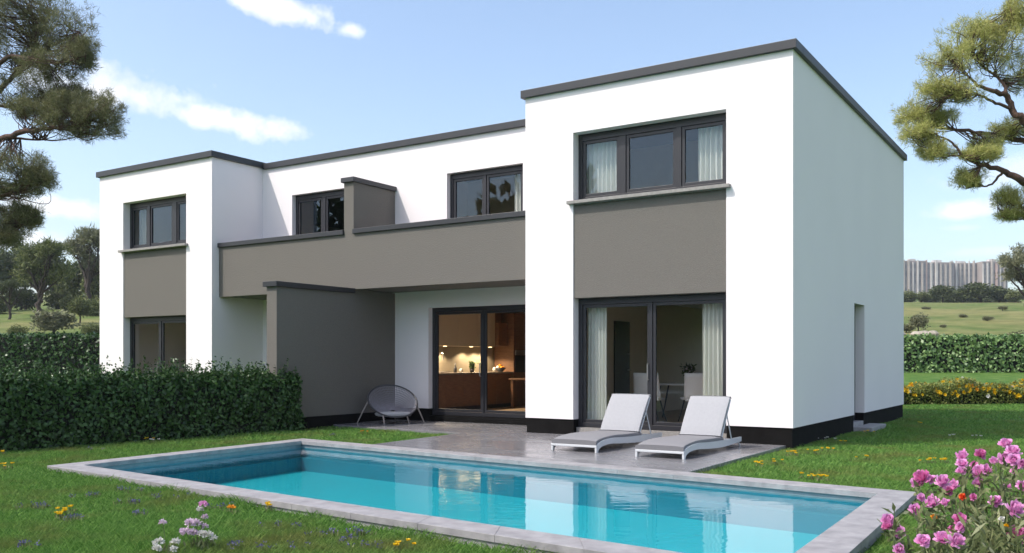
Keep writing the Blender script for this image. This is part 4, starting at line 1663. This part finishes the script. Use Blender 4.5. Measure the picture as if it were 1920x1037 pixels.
FOREST = 'trees at the edge of the meadow left of the house'
for (px, D, w, h, k, lab) in [
        (-40, 135, 110, 130, 0, 'dark tree partly outside the left edge of the photo'),
        (12, 140, 75, 112, 3, 'dark round tree behind the small low pine at far left'),
        (48, 150, 80, 125, 0, 'dark tree just left of the forked umbrella pine'),
        (98, 150, 78, 110, 3, 'dark tree just right of the forked umbrella pine'),
        (128, 140, 66, 92, 1, 'mid-green rounded tree between the umbrella pine and the pale pine'),
        (152, 132, 70, 100, 0, 'dark tree under the crown of the tall pale pine'),
        (185, 128, 80, 92, 1, 'mid-green tree half hidden by the corner of the house'),
        (150, 106, 52, 52, 1, 'low bushy tree on the meadow in front of the pale pine'),
        (225, 140, 90, 120, 0, 'dark tree almost fully hidden behind the left block')]:
    blob(px, D, w, h, k, lab, FOREST)
for (px, D, w, h, k, lab) in [
        (-10, 128, 70, 56, 1, 'low bushy undergrowth at the far left below the small low pine'),
        (40, 142, 72, 60, 0, 'dark bush in the shade left of the forked umbrella pine trunk'),
        (112, 142, 70, 58, 3, 'dark bush in the shade right of the forked umbrella pine trunk'),
        (140, 134, 60, 50, 0, 'dark bush between the umbrella pine and the house corner'),
        (178, 122, 56, 50, 1, 'mid-green bush against the corner of the left block')]:
    blob(px, D, w, h, k, lab, 'bushes under the meadow trees', 'bush', 'bush', sink=.30)
blob(100, 85, 92, 60, 2, 'rounded grey-green shrub standing on the meadow above the left hedge', None, 'meadow_shrub', 'shrub', sink=.22)
blob(32, 82, 44, 34, 1, 'small low shrub left of the rounded grey-green shrub', None, 'meadow_shrub', 'shrub', sink=.3)
blob(172, 84, 48, 34, 1, 'small low shrub against the left edge of the house', None, 'meadow_shrub', 'shrub', sink=.3)
RIGHT = 'trees below the tower blocks'
for (px, D, w, h, k, lab) in [
        (1702, 250, 46, 28, 1, 'pale round tree against the right edge of the house'),
        (1728, 255, 46, 24, 1, 'low pale tree second from the house below the tower blocks'),
        (1768, 245, 62, 38, 0, 'dark round tree third from the house below the tower blocks'),
        (1806, 240, 50, 30, 3, 'dark tree left of the widest tree below the tower blocks'),
        (1838, 235, 88, 48, 0, 'widest and tallest dark tree below the tower blocks'),
        (1874, 240, 62, 36, 3, 'dark tree right of the widest tree below the tower blocks'),
        (1905, 232, 50, 32, 1, 'pale tree at the right end of the row below the tower blocks'),
        (1945, 240, 60, 50, 0, 'dark tree just outside the right edge of the photo')]:
    blob(px, D, w, h, k, lab, RIGHT, sink=.12)
for (px, D, w, h, k, lab) in [
        (1694, 262, 50, 22, 0, 'low dark thicket touching the house edge below the tower blocks'),
        (1748, 262, 60, 22, 3, 'low dark thicket between the second and third trees below the tower blocks'),
        (1790, 258, 56, 22, 0, 'low dark thicket right of the third tree below the tower blocks'),
        (1822, 255, 60, 24, 3, 'low dark thicket left under the widest tree'),
        (1858, 255, 60, 24, 0, 'low dark thicket right under the widest tree'),
        (1890, 250, 56, 22, 3, 'low dark thicket near the right end of the tree row')]:
    blob(px, D, w, h, k, lab, 'thickets below the tower blocks', 'bush', 'bush', sink=.32)
blob(1722, 88, 44, 40, 2, 'small scrubby shrub on the pale rocks of the meadow right of the house', None, 'meadow_shrub', 'shrub', sink=.05)
blob(1700, 90, 36, 20, 2, 'low scrub at the right edge of the house on the meadow', None, 'meadow_shrub', 'shrub', sink=.2)
blob(1914, 74, 62, 34, 2, 'round dry bush at the right edge above the trimmed hedge', None, 'meadow_shrub', 'shrub', sink=.25)
for (px, D, w, h, lab) in [
        (1768, 100, 16, 9, 'tiny scrub clump on the meadow, nearest to the scrubby shrub'), (1806, 128, 20, 10, 'tiny scrub clump in the middle of the right meadow'),
        (1852, 112, 24, 12, 'low scrub clump on the right meadow left of the dry bush'), (1880, 150, 22, 11, 'tiny scrub clump high on the right meadow'),
        (1736, 160, 20, 10, 'tiny scrub clump high on the right meadow near the house')]:
    blob(px, D, w, h, 2, lab, 'scrub clumps on the right meadow', 'meadow_shrub', 'shrub', sink=.25)
# trees across the lane behind the photographer, mirrored in the balcony windows
MIR = 'trees mirrored in the balcony windows'
for (x, y, H, k, lab) in [(-21, -26, 13, 0, 'dark tree mirrored in the right balcony window'), (-30, -20, 12, 3, 'dark tree mirrored in the left balcony window'),
                          (-27, -31, 14, 1, 'tall tree mirrored between the balcony windows')]:
    blob(0, H * FPX / 170 / 10, 0, 0, k, lab, MIR, base=(x, y, 0)).scale = (H * .8, H * .8, H)
b = MB()
for i in range(6):
    a = random.random() * 6
    b.lathe([(.001, -.1), (.5, -.1), (.55, .12), (.3, .38), (.001, .42)], (random.uniform(-1.6, 1.6), random.uniform(-1, 1), 0), 7)
p = at(1718, 677, 86)
tag(b.build('rock_outcrop', M_ROCK, loc=(p[0], p[1], gz(p[0], p[1]))), 'pale rocks under the scrubby shrub on the meadow', 'rocks')


# ------------------------------------------------------------------ tower blocks far away
def build_towers():
    D = 900.0
    rs = random.Random(5)
    k = D / FPX
    u = (1640 - CXP) * k
    end = (1884 - CXP) * k
    i = 0
    names = []
    widths = [(46, 0), (40, 2), (50, 0), (46, 1), (44, 0)]
    x = u
    tot = sum(w for w, _ in widths)
    sc = (end - u) / (tot * k)
    spots = ['leftmost tower block, mostly hidden by the house', 'tower block with a pinkish strip next to the house edge',
             'tower block third from the left on the horizon', 'tower block with bright white strips second from the right on the horizon', 'rightmost tower block beside the layered pine']
    for (w, kind), lab in zip(widths, spots):
        wd = w * k * sc
        p = CAM + FW * (D + rs.uniform(-6, 6)) + RT * (x + wd / 2)
        z0 = gz(p[0], p[1]) - 4
        r = empty('tower_block', (p[0], p[1], z0), YAW, lab, 'tower block', 'tower blocks on the horizon')
        H = CAM[2] + (677 - 491.5 + rs.uniform(-2, 2)) * k - z0
        n = rs.choice([5, 6, 7])
        bay = wd / n
        body, strip, glass = MB(), MB(), MB()
        body.box(-wd / 2, wd / 2, 0, 12, 0, H)
        for j in range(n):
            a = -wd / 2 + j * bay
            wf = bay * rs.uniform(.2, .4)
            hh = H + rs.choice([0, .8, 2.2, -1.5, -2.5])
            strip.box(a + .3, a + .3 + wf, -1.0 - rs.random(), -.02, 0, hh, (0, 2, 0, 1, 2)[rs.randrange(5)] if kind != 2 else (1, 0, 2)[rs.randrange(3)])
            glass.box(a + .6 + wf, a + bay - .3, -.25, -.02, 2, H - 1.2)
            glass.build('window_column', M_TOWERG, r)
            glass = MB()
        body.build('wall', M_TOWER, r)
        strip.build('stair_shaft', [M_TOWERW, M_TOWERP, M_TOWER2], r)
        ro = MB()
        ro.box(-wd * .15, wd * .12, 3, 9, H + .01, H + rs.uniform(1.2, 2.6))
        ro.build('roof_hut', M_TOWERW, r)
        x += wd


build_towers()


# ------------------------------------------------------------------ grass
def grass_free(x, y):
    """True where no grass grows"""
    return None


def build_grass():
    def inside(poly, X, Y):
        res = np.zeros(len(X), bool)
        n = len(poly)
        for i in range(n):
            x1, y1 = poly[i]
            x2, y2 = poly[(i + 1) % n]
            with np.errstate(divide='ignore', invalid='ignore'):
                c = ((y1 > Y) != (y2 > Y)) & (X < (x2 - x1) * (Y - y1) / (y2 - y1 + 1e-12) + x1)
            res ^= c
        return res
    pool = inset(POOL_O, -0.012)
    terr = [(-9.6, -0.42), (-5.98, -0.78), (-5.78, -3.6), (-0.09, -4.3), (-0.1, 0.1), (-0.1, 1.8), (-9.6, 1.8)]
    house = [(XL0 - .02, -0.02), (XL1, -0.02), (XL1, YB), (XR0, YB), (XR0, -0.02), (0.02, -0.02), (0.02, YD), (XL0, YD)]
    step = [(-.1, 4.28), (.34, 4.28), (.34, 5.74), (-.1, 5.74)]
    Vs = []
    total = 0
    for (D0, D1, dens, ln, wd) in ((5.0, 8.5, 3400, .072, .0075), (8.5, 11, 2400, .062, .009), (11, 15, 1300, .056, .011), (15, 21, 700, .055, .015), (21, 33, 300, .06, .024)):
        area = 0.5 * 1.36 * (D1 ** 2 - D0 ** 2)
        n = int(area * dens)
        D = np.sqrt(D0 ** 2 + rng.random(n) * (D1 ** 2 - D0 ** 2))
        u = (rng.random(n) * 1.36 - .68) * D
        X = CAM[0] + FW[0] * D + RT[0] * u
        Y = CAM[1] + FW[1] * D + RT[1] * u
        ok = ~(inside(pool, X, Y) | inside(terr, X, Y) | inside(house, X, Y) | inside(step, X, Y))
        # right behind the house nothing can be seen
        ok &= ~((D > 15) & (X < -1) & (Y > 1.5))
        ok &= ~((X < -11.6))
        X, Y, D = X[ok], Y[ok], D[ok]
        n = len(X)
        Z = np.interp(D, G_D, G_Z) - .008
        tall = (np.sin(X * 1.9 + 1.3 * np.sin(Y * 1.3)) + np.sin(Y * 2.3 + 1.7 * np.sin(X * 1.1)) + .6 * np.sin(X * 6.1 + Y * 4.3)) / 2.6
        h = ln * (0.75 + 0.5 * rng.random(n)) * (1.0 + 0.38 * tall)
        # longer, unmown blades against the pool rim
        for i in range(4):
            (xa, ya), (xb, yb) = POOL_O[i], POOL_O[(i + 1) % 4]
            le = math.hypot(xb - xa, yb - ya)
            dd = np.abs((xb - xa) * (Y - ya) - (yb - ya) * (X - xa)) / le
            h *= 1 + (.45 if i == 0 else .25) * np.exp(-(dd / .13) ** 2) * (1 + .8 * np.sin(X * 5.3 + Y * 3.1))
        base = np.column_stack([X, Y, Z])
        ang = rng.random(n) * 2 * np.pi
        lean = 0.25 + 0.5 * rng.random(n)
        Dr = np.column_stack([np.cos(ang) * lean, np.sin(ang) * lean, np.ones(n)])
        Dr = unit(Dr)
        S = unit(np.cross(Dr, np.column_stack([np.cos(ang + 1.2), np.sin(ang + 1.2), np.zeros(n)])))
        mid = base + Dr * h[:, None] * .55
        tip = base + Dr * h[:, None] + np.column_stack([np.cos(ang), np.sin(ang), -.25 * np.ones(n)]) * (h * .22)[:, None]
        w = (wd * (.7 + .6 * rng.random(n)))[:, None]
        Vs.append(np.stack([base - S * w * .5, base + S * w * .5, mid + S * w * .38, tip, mid - S * w * .38], 1).reshape(-1, 3))
        total += n
    V = np.concatenate(Vs)
    o = np_mesh('grass', V, 5, M_GRASS)
    tag(o, 'short green lawn grass round the pool and house', 'grass', kind='stuff')
    print('grass blades', total)


build_grass()


# ------------------------------------------------------------------ flowers
def petals(n, r0, rz, m, name, parent, size, c=(0, 0, 0)):
    o = unit(rng.normal(size=(n, 3)))
    o[:, 2] = np.abs(o[:, 2]) * 1.0 - .15
    P = np.array(c) + o * np.array([r0, r0, rz]) * (.45 + .5 * rng.random((n, 1)))
    return np_mesh(name, leaf_quads(P, o + rng.normal(size=(n, 3)) * .5, size * (.7 + .6 * rng.random(n)), size * .8, fold=.6), 4, m, parent)


def lawn_flower(px, py, kind, label, wide=1.0):
    p = ground(px, py, -0.06)
    for _ in range(3):
        p = ground(px, py, gz(p[0], p[1]) + .02)
    z = gz(p[0], p[1])
    Dd = (p - CAM) @ FW
    grp = {'y': 'yellow flower clumps in the lawn', 'p': 'purple flower patches in the lawn', 'w': 'white flowers in the lawn', 'o': 'orange flowers in the lawn'}[kind]
    r = empty({'y': 'yellow_flowers', 'p': 'purple_flowers', 'w': 'white_flowers', 'o': 'orange_flowers'}[kind], (p[0], p[1], z), YAW, label, 'flowers', grp)
    n = 4 if kind != 'p' else 6
    if Dd > 14:
        n = 3
    blo, lea = [], []
    for i in range(n):
        x = rng.normal(0, .055 if kind != 'p' else .08) * wide
        y = rng.normal(0, .05)
        hgt = .05 + .03 * rng.random()
        if kind in 'yow':
            k = 12
            a = np.linspace(0, 2 * np.pi, k, endpoint=False) + rng.random()
            rad = .019 + .009 * rng.random()
            dirs = np.column_stack([np.cos(a), np.sin(a), .45 + .4 * rng.random(k)])
            P = np.column_stack([np.full(k, x), np.full(k, y), np.full(k, hgt)])
            blo.append(leaf_quads(P, dirs, rad * 1.25, rad * .8))
        else:
            k = 8
            P = np.column_stack([x + rng.normal(0, .014, k), y + rng.normal(0, .014, k), hgt * .45 + rng.random(k) * .035])
            blo.append(leaf_quads(P, rand_dirs(k) + UP * .6, .019, .012))
        k = 5
        P = np.column_stack([x + rng.normal(0, .02, k), y + rng.normal(0, .02, k), np.zeros(k)])
        lea.append(leaf_quads(P, rand_dirs(k) * .5 + UP, .06, .016))
    np_mesh('blossoms', np.concatenate(blo), 4, {'y': M_YEL, 'p': M_PURP, 'w': M_PALE, 'o': M_ORA}[kind], r)
    np_mesh('leaves', np.concatenate(lea), 4, M_ROSELEAF, r)


for a in [
    (7, 851, 'y', 'yellow flowers at the left edge of the photo, the upper of two clumps'),
    (8, 878, 'y', 'yellow flowers at the left edge of the photo, the lower of two clumps'),
    (276, 828, 'y', 'yellow flowers at the foot of the dark hedge left of the pool'),
    (292, 829, 'w', 'white flowers beside the yellow ones at the foot of the dark hedge'),
    (107, 970, 'y', 'yellow flowers right of the widest purple patch at lower left'),
    (130, 960, 'y', 'small yellow flowers just above the lower left yellow clump'),
    (429, 962, 'o', 'orange flowers in tall grass by the pool rim, left of the yellow ones'),
    (508, 954, 'y', 'yellow flowers in tall grass against the front pool rim'),
    (758, 1031, 'y', 'bright yellow flowers at the bottom edge near the middle of the photo'),
    (542, 806, 'y', 'yellow flowers at the right end of the dark hedge'),
    (684, 813, 'o', 'orange flowers on the grass between pool and patio'),
    (1485, 854, 'y', 'bright yellow flowers on the lawn nearest the terrace corner at the house'),
    (1421, 874, 'y', 'yellow flowers beside the terrace edge, the left one of a pair'),
    (1452, 870, 'y', 'yellow flowers beside the terrace edge, the right one of a pair'),
    (1528, 851, 'y', 'small yellow flowers right of the bright clump by the house corner'),
    (1552, 847, 'y', 'faint yellow flowers two clumps right of the bright one by the house corner'),
    (1619, 862, 'y', 'yellow flowers in the middle of the right lawn'),
    (1737, 868, 'y', 'yellow flowers on the right lawn, left of a pair behind the pink bush'),
    (1761, 868, 'y', 'yellow flowers on the right lawn, right of a pair behind the pink bush'),
    (1575, 831, 'y', 'yellow flowers at the house plinth in front of the white ones'),
    (1576, 810, 'o', 'orange flowers close to the plinth before the doorstep'),
    (1532, 826, 'w', 'white flowers at the plinth near the house corner, left ones'),
    (1552, 826, 'w', 'white flowers at the plinth near the house corner, right ones'),
    (1632, 812, 'y', 'single yellow clump in the shade right of the doorstep'),
    (1519, 898, 'y', 'yellow flowers behind the back pool rim, left of two'),
    (1542, 900, 'y', 'yellow flowers behind the back pool rim, right of two'),
    (1724, 796, 'y', 'yellow flowers in the shaded lawn in front of the flower bed'),
    (1788, 820, 'w', 'white flowers at the edge of the house shadow on the lawn'),
    (1833, 822, 'w', 'white flowers farther right at the edge of the house shadow'),
]:
    lawn_flower(*a)
for (px, py, wd, lab) in [
    (77, 951, 1.6, 'widest purple flower patch in the lower left lawn'),
    (171, 843, 1.8, 'purple flower patch between the hedge and the left pool corner'),
    (167, 931, 1.0, 'small purple patch below the left pool corner'),
    (232, 920, 1.6, 'long greyish purple patch along the front pool rim'),
    (315, 934, 1.3, 'purple patch near the front pool rim above the pink clovers'),
    (251, 944, 1.0, 'small purple patch midway across the lower left lawn'),
    (407, 952, .9, 'bright purple patch just right of the pink clover heads'),
    (262, 966, .8, 'tiny purple patch left of the pale clovers'),
    (143, 975, .9, 'purple patch below the yellow flowers at lower left'),
    (35, 1024, 1.0, 'purple patch in the bottom left corner of the lawn'),
    (450, 1026, .8, 'purple patch at the bottom edge right of the white clovers'),
    (545, 989, 1.0, 'purple patch on the bare-looking grass below the pool rim'),
    (608, 1001, .8, 'faint purple patch left in a row of two below the pool rim'),
    (670, 1002, .8, 'faint purple patch right in a row of two below the pool rim'),
    (656, 1014, .7, 'small purple patch below the row of two under the pool rim'),
    (697, 1026, .8, 'purple patch left of the bright yellow flowers at the bottom edge'),
    (520, 1030, 1.1, 'purple patch at the bottom edge between white clovers and yellow flowers'),
    (636, 817, 1.2, 'pale purple patch on the grass strip before the patio')]:
    lawn_flower(px, py, 'p', lab, wd)


def clover(label, heads, m_of):
    """a clump of stems with round flower heads, each head at a photo pixel and depth"""
    ps = [(at(px, py, D), rad, kk) for (px, py, D, rad, kk) in heads]
    c = np.mean([p[0] for p in ps], axis=0)
    base = np.array([c[0], c[1], gz(c[0], c[1])])
    r = empty('clover_flowers', base, label=label, cat='flowers', group='clover flowers in the front lawn')
    b = MB()
    for (p, rad, kk) in ps:
        q = p - base
        foot = np.array([q[0] * .55, q[1] * .55, -.02])
        b.tube(smooth_path([foot, (foot + q) / 2 + rng.normal(size=3) * .012, q], 5), .0028, seg=5)
        petals(70, rad, rad * .95, {'p': M_LILAC, 'w': M_PALE, 'l': M_LILAC, 'k': M_PINK}[kk], 'blossom', r, rad * .75, q)
    b.build('stems', M_STEM, r)
    n = 26
    P = np.column_stack([rng.normal(0, .05, n), rng.normal(0, .05, n), rng.random(n) * .06])
    np_mesh('leaves', leaf_quads(P, rand_dirs(n) * .6 + UP, .06, .02), 4, M_ROSELEAF, r)


clover('tall pink and lilac clover heads in the front lawn, upper group', [(381, 946, 7.1, .026, 'k'), (375, 956, 7.1, .024, 'w'), (384, 970, 7.15, .022, 'l'), (356, 982, 7.0, .034, 'p'), (367, 982, 7.05, .032, 'p'), (348, 998, 6.95, .034, 'p'), (362, 1000, 7.0, .033, 'l')], None)
clover('white clover heads in the front lawn, leftmost group', [(297, 1018, 6.85, .033, 'w'), (295, 1029, 6.8, .028, 'w'), (329, 1017, 6.85, .029, 'w'), (325, 1031, 6.8, .027, 'w'), (305, 980, 6.95, .022, 'l')], None)
clover('white clover heads in the front lawn, rightmost group', [(380, 1003, 7.0, .032, 'w'), (390, 1004, 7.0, .03, 'w'), (384, 987, 7.1, .022, 'p'), (401, 1010, 7.0, .024, 'w')], None)


def build_bed():
    u0, u1, D0, D1 = 12.3, 21.5, 29.2, 30.9
    c = uD((u0 + u1) / 2, (D0 + D1) / 2)
    r = empty('flower_bed', c, YAW, 'long low bed of yellow and orange flowers in front of the far right hedge', 'flower bed')
    hl, hd, H = (u1 - u0) / 2, (D1 - D0) / 2, 0.80
    n = 22000
    x = (rng.random(n) * 2 - 1) * hl
    y = (rng.random(n) * 2 - 1) * hd
    e = 1 - np.abs(y / hd) ** 4 * .35
    top = H * e * (.82 + .14 * np.sin(x * 2.1 + y) + .10 * np.sin(x * 5.3 + 1))
    z = top * (1 - rng.random(n) ** 2.0 * .95)
    front = rng.random(n) < .45
    y = np.where(front, -hd + .25 * rng.random(n), y)
    np_mesh('foliage', leaf_quads(np.column_stack([x, y, z]), rand_dirs(n) + UP * .5, .075 * (.6 + .8 * rng.random(n)), .04), 4, M_BEDLEAF, r)
    b = MB()
    b.box(-hl + .1, hl - .1, -hd + .25, hd - .2, -.1, H * .52)  # dark block filling the plants to about half their height
    b.build('bed_core', M_HCORE, r)

    def bl(k):
        x = (rng.random() * 2 - 1) * hl
        y = -hd + rng.random() ** 1.7 * 2 * hd
        top = H * (1 - abs(y / hd) ** 4 * .35) * (.82 + .14 * math.sin(x * 2.1 + y) + .10 * math.sin(x * 5.3 + 1))
        z = top * (.55 + .47 * rng.random() ** .5) + .02
        a = np.linspace(0, 2 * np.pi, 8, endpoint=False)
        P = np.tile([[x, y - .01, z]], (8, 1))
        d = np.column_stack([np.cos(a), -.55 * np.ones(8), np.sin(a) + .35])
        s = .05 + .03 * rng.random()
        return leaf_quads(P, d, s * 1.1, s * .9)
    mats = [M_YEL, M_YEL, M_ORA, M_YEL, M_PALE, M_ORA, M_LILAC, M_YEL]
    for k in range(96):
        np_mesh('blossom', bl(k), 4, mats[k % 8], r)
    tag(np_mesh('small_blossoms', np.concatenate([bl(k) for k in range(420)]), 4, M_YEL, r), kind='stuff')


build_bed()


def build_pink_bush():
    heads = [(1805, 172, 1.0), (1850, 218, 1.1), (1530, 250, 1.1), (1645, 238, 1.0), (1530, 297, .9), (1800, 265, 1.0), (1855, 275, 1.1), (1730, 283, .8), (1605, 305, .6), (1525, 345, .85),
             (1640, 350, 1.35), (1685, 335, .9), (1628, 420, .9), (1270, 385, 1.3), (1240, 418, .9), (1325, 398, 1.0), (1405, 410, 1.2), (1475, 435, 1.0), (1445, 472, .8), (1270, 512, .7),
             (1338, 540, 1.2), (1422, 545, .75), (1232, 586, .9), (1515, 648, 1.0), (1520, 700, .9), (1740, 535, 1.1), (1865, 582, 1.4), (1060, 655, 1.15), (1052, 695, .95), (1130, 728, 1.1),
             (1282, 785, 1.2), (1412, 768, 1.5), (1496, 782, 1.2), (1880, 745, 1.75), (1130, 842, 1.0), (1908, 300, .8), (1815, 442, .7), (1910, 436, .9), (1470, 715, .7), (1860, 345, .7)]
    special = [(1530, 508, .6, M_RED), (1350, 637, .45, M_ORA), (1780, 650, .5, M_PALE), (1810, 695, .5, M_YEL), (1600, 510, .6, M_PINKD)]
    base = at(1850, 1150, 5.2)
    base[2] = gz(base[0], base[1])
    r = empty('pink_flower_bush', base, label='loose bush of pink double flowers in the bottom right corner', cat='flower bush')
    protos = []
    for i in range(3):
        # double flower: rings of cupped petals
        V = []
        for ring, (k, el, ln) in enumerate(((13, -.12, 1.0), (13, .3, 1.0), (12, .75, .95), (11, 1.3, .86), (9, 2.1, .78), (6, 4.0, .70))):
            a = np.linspace(0, 2 * np.pi, k, endpoint=False) + rng.random() * 2
            d = unit(np.column_stack([np.cos(a), np.sin(a), np.full(k, el)]) + rng.normal(size=(k, 3)) * .2)
            S = unit(np.cross(d, np.tile(UP, (k, 1)) + 1e-4))
            nn = np.cross(S, d)
            P = np.tile([[0, 0, -.012]], (k, 1)) + rng.normal(size=(k, 3)) * .003
            L_ = (ln * .054 * (.85 + .3 * rng.random(k)))[:, None]
            w = .0125 * ln
            q = [P, P + d * L_ * .55 + S * w - nn * .004, P + d * L_ * .95 + S * w * .9 + nn * .010, P + d * L_ * 1.0 + nn * .013, P + d * L_ * .95 - S * w * .9 + nn * .010, P + d * L_ * .55 - S * w - nn * .004]
            V.append(np.stack(q, 1).reshape(-1, 3))
        o = np_mesh('blossom', np.concatenate(V), 6, M_PINK)
        protos.append(o.data)
        bpy.data.objects.remove(o)
    stems = MB()
    LP, LD = [], []
    k = 0
    for hd in [(*h, M_PINK) for h in heads] + special:
        cx, cy, s, mm = hd
        px, py = 1350 + cx / 3.368, 780 + cy / 3.368
        # farther up the picture: farther back in the bush
        D = float(np.interp(cy, [150, 860], [6.5, 4.9])) + rng.uniform(-.25, .25)
        p = at(px, py, D)
        q = p - base
        me = protos[k % 3]
        if mm is not M_PINK or k % 5 == 3:
            me = me.copy()
            me.materials.clear()
            me.materials.append(mm if mm is not M_PINK else M_PINKD)
        o = bpy.data.objects.new('blossom', me)
        COL.objects.link(o)
        o.parent = r
        o.location = q
        o.scale = (s * .78 * D / 6 * rng.uniform(.85, 1.1), s * .78 * D / 6, s * .78 * D / 6 * rng.uniform(.8, 1.2))
        tocam = unit(CAM - p)
        nrm = Vector(unit(np.array([tocam[0], tocam[1], 0]) * .55 + UP * .8 + rng.normal(size=3) * .28))
        o.rotation_mode = 'QUATERNION'
        o.rotation_quaternion = nrm.to_track_quat('Z', 'Y')
        k += 1
        foot = np.array([q[0] * .45 + rng.normal() * .06, q[1] * .45 + rng.normal() * .06, -.03])
        sp = smooth_path([foot, foot * .35 + q * .65 + rng.normal(size=3) * .03 - UP * .03, q - np.array(nrm) * .012], 7)
        stems.tube(sp, [.0055 - .003 * i / len(sp) for i in range(len(sp))], seg=5)
        nl = 22
        for i in range(nl):
            t = sp[int(rng.integers(2, len(sp) - 1))]
            LP.append(t + rng.normal(size=3) * .012)
            LD.append(rng.normal(size=3) + UP * .5)
        # side shoots with buds
        for _ in range(2):
            a = sp[int(rng.integers(6, len(sp) - 2))]
            e = a + rng.normal(size=3) * .06 + UP * .09
            stems.tube([a, (a + e) / 2 + UP * .01, e], .0022, seg=4)
            for i in range(4):
                LP.append(a + (e - a) * rng.random())
                LD.append(rng.normal(size=3) + UP * .6)
    # low basal leaves: long, upright
    nb = 1500
    th = rng.random(nb) * 2 * np.pi
    rr = np.sqrt(rng.random(nb)) * 1.0
    px = 1850 + np.clip(rng.normal(25, 65, nb), -125, 400)
    Dn = rng.uniform(4.9, 6.0, nb)
    Pn = np.array([at(a, 800, d) for a, d in zip(px, Dn)]) - base
    Pn[:, 2] = rng.random(nb) ** 1.3 * .52
    stems.build('stems', M_STEM, r)
    LP, LD = np.array(LP), np.array(LD)
    V1 = leaf_quads(LP, LD, .062 * (.6 + .8 * rng.random(len(LP))), .024)
    V2 = leaf_quads(Pn, rand_dirs(nb) * .8 + UP * .8, .10 * (.6 + .7 * rng.random(nb)), .022)
    np_mesh('foliage', np.concatenate([V1, V2]), 4, M_ROSELEAF, r)


build_pink_bush()


def build_haze():
    xs = []
    b = MB()
    c = CAM
    pts = [CAM + FW * D + RT * u for D, u in ((-1750, -1750), (-1750, 1750), (1750, 1750), (1750, -1750))]
    b.prism([(p[0], p[1]) for p in pts], -3.0, 125.0)
    m = bpy.data.materials.new('air_haze')
    m.use_nodes = True
    t = m.node_tree
    t.nodes.clear()
    out = N(t, 'ShaderNodeOutputMaterial')
    v = N(t, 'ShaderNodeVolumePrincipled')
    v.inputs['Color'].default_value = (0.86, 0.92, 1.0, 1)
    v.inputs['Density'].default_value = 0.00022
    v.inputs['Anisotropy'].default_value = 0.2
    t.links.new(v.outputs[0], out.inputs['Volume'])
    tag(b.build('haze', m), kind='stuff')


build_haze()
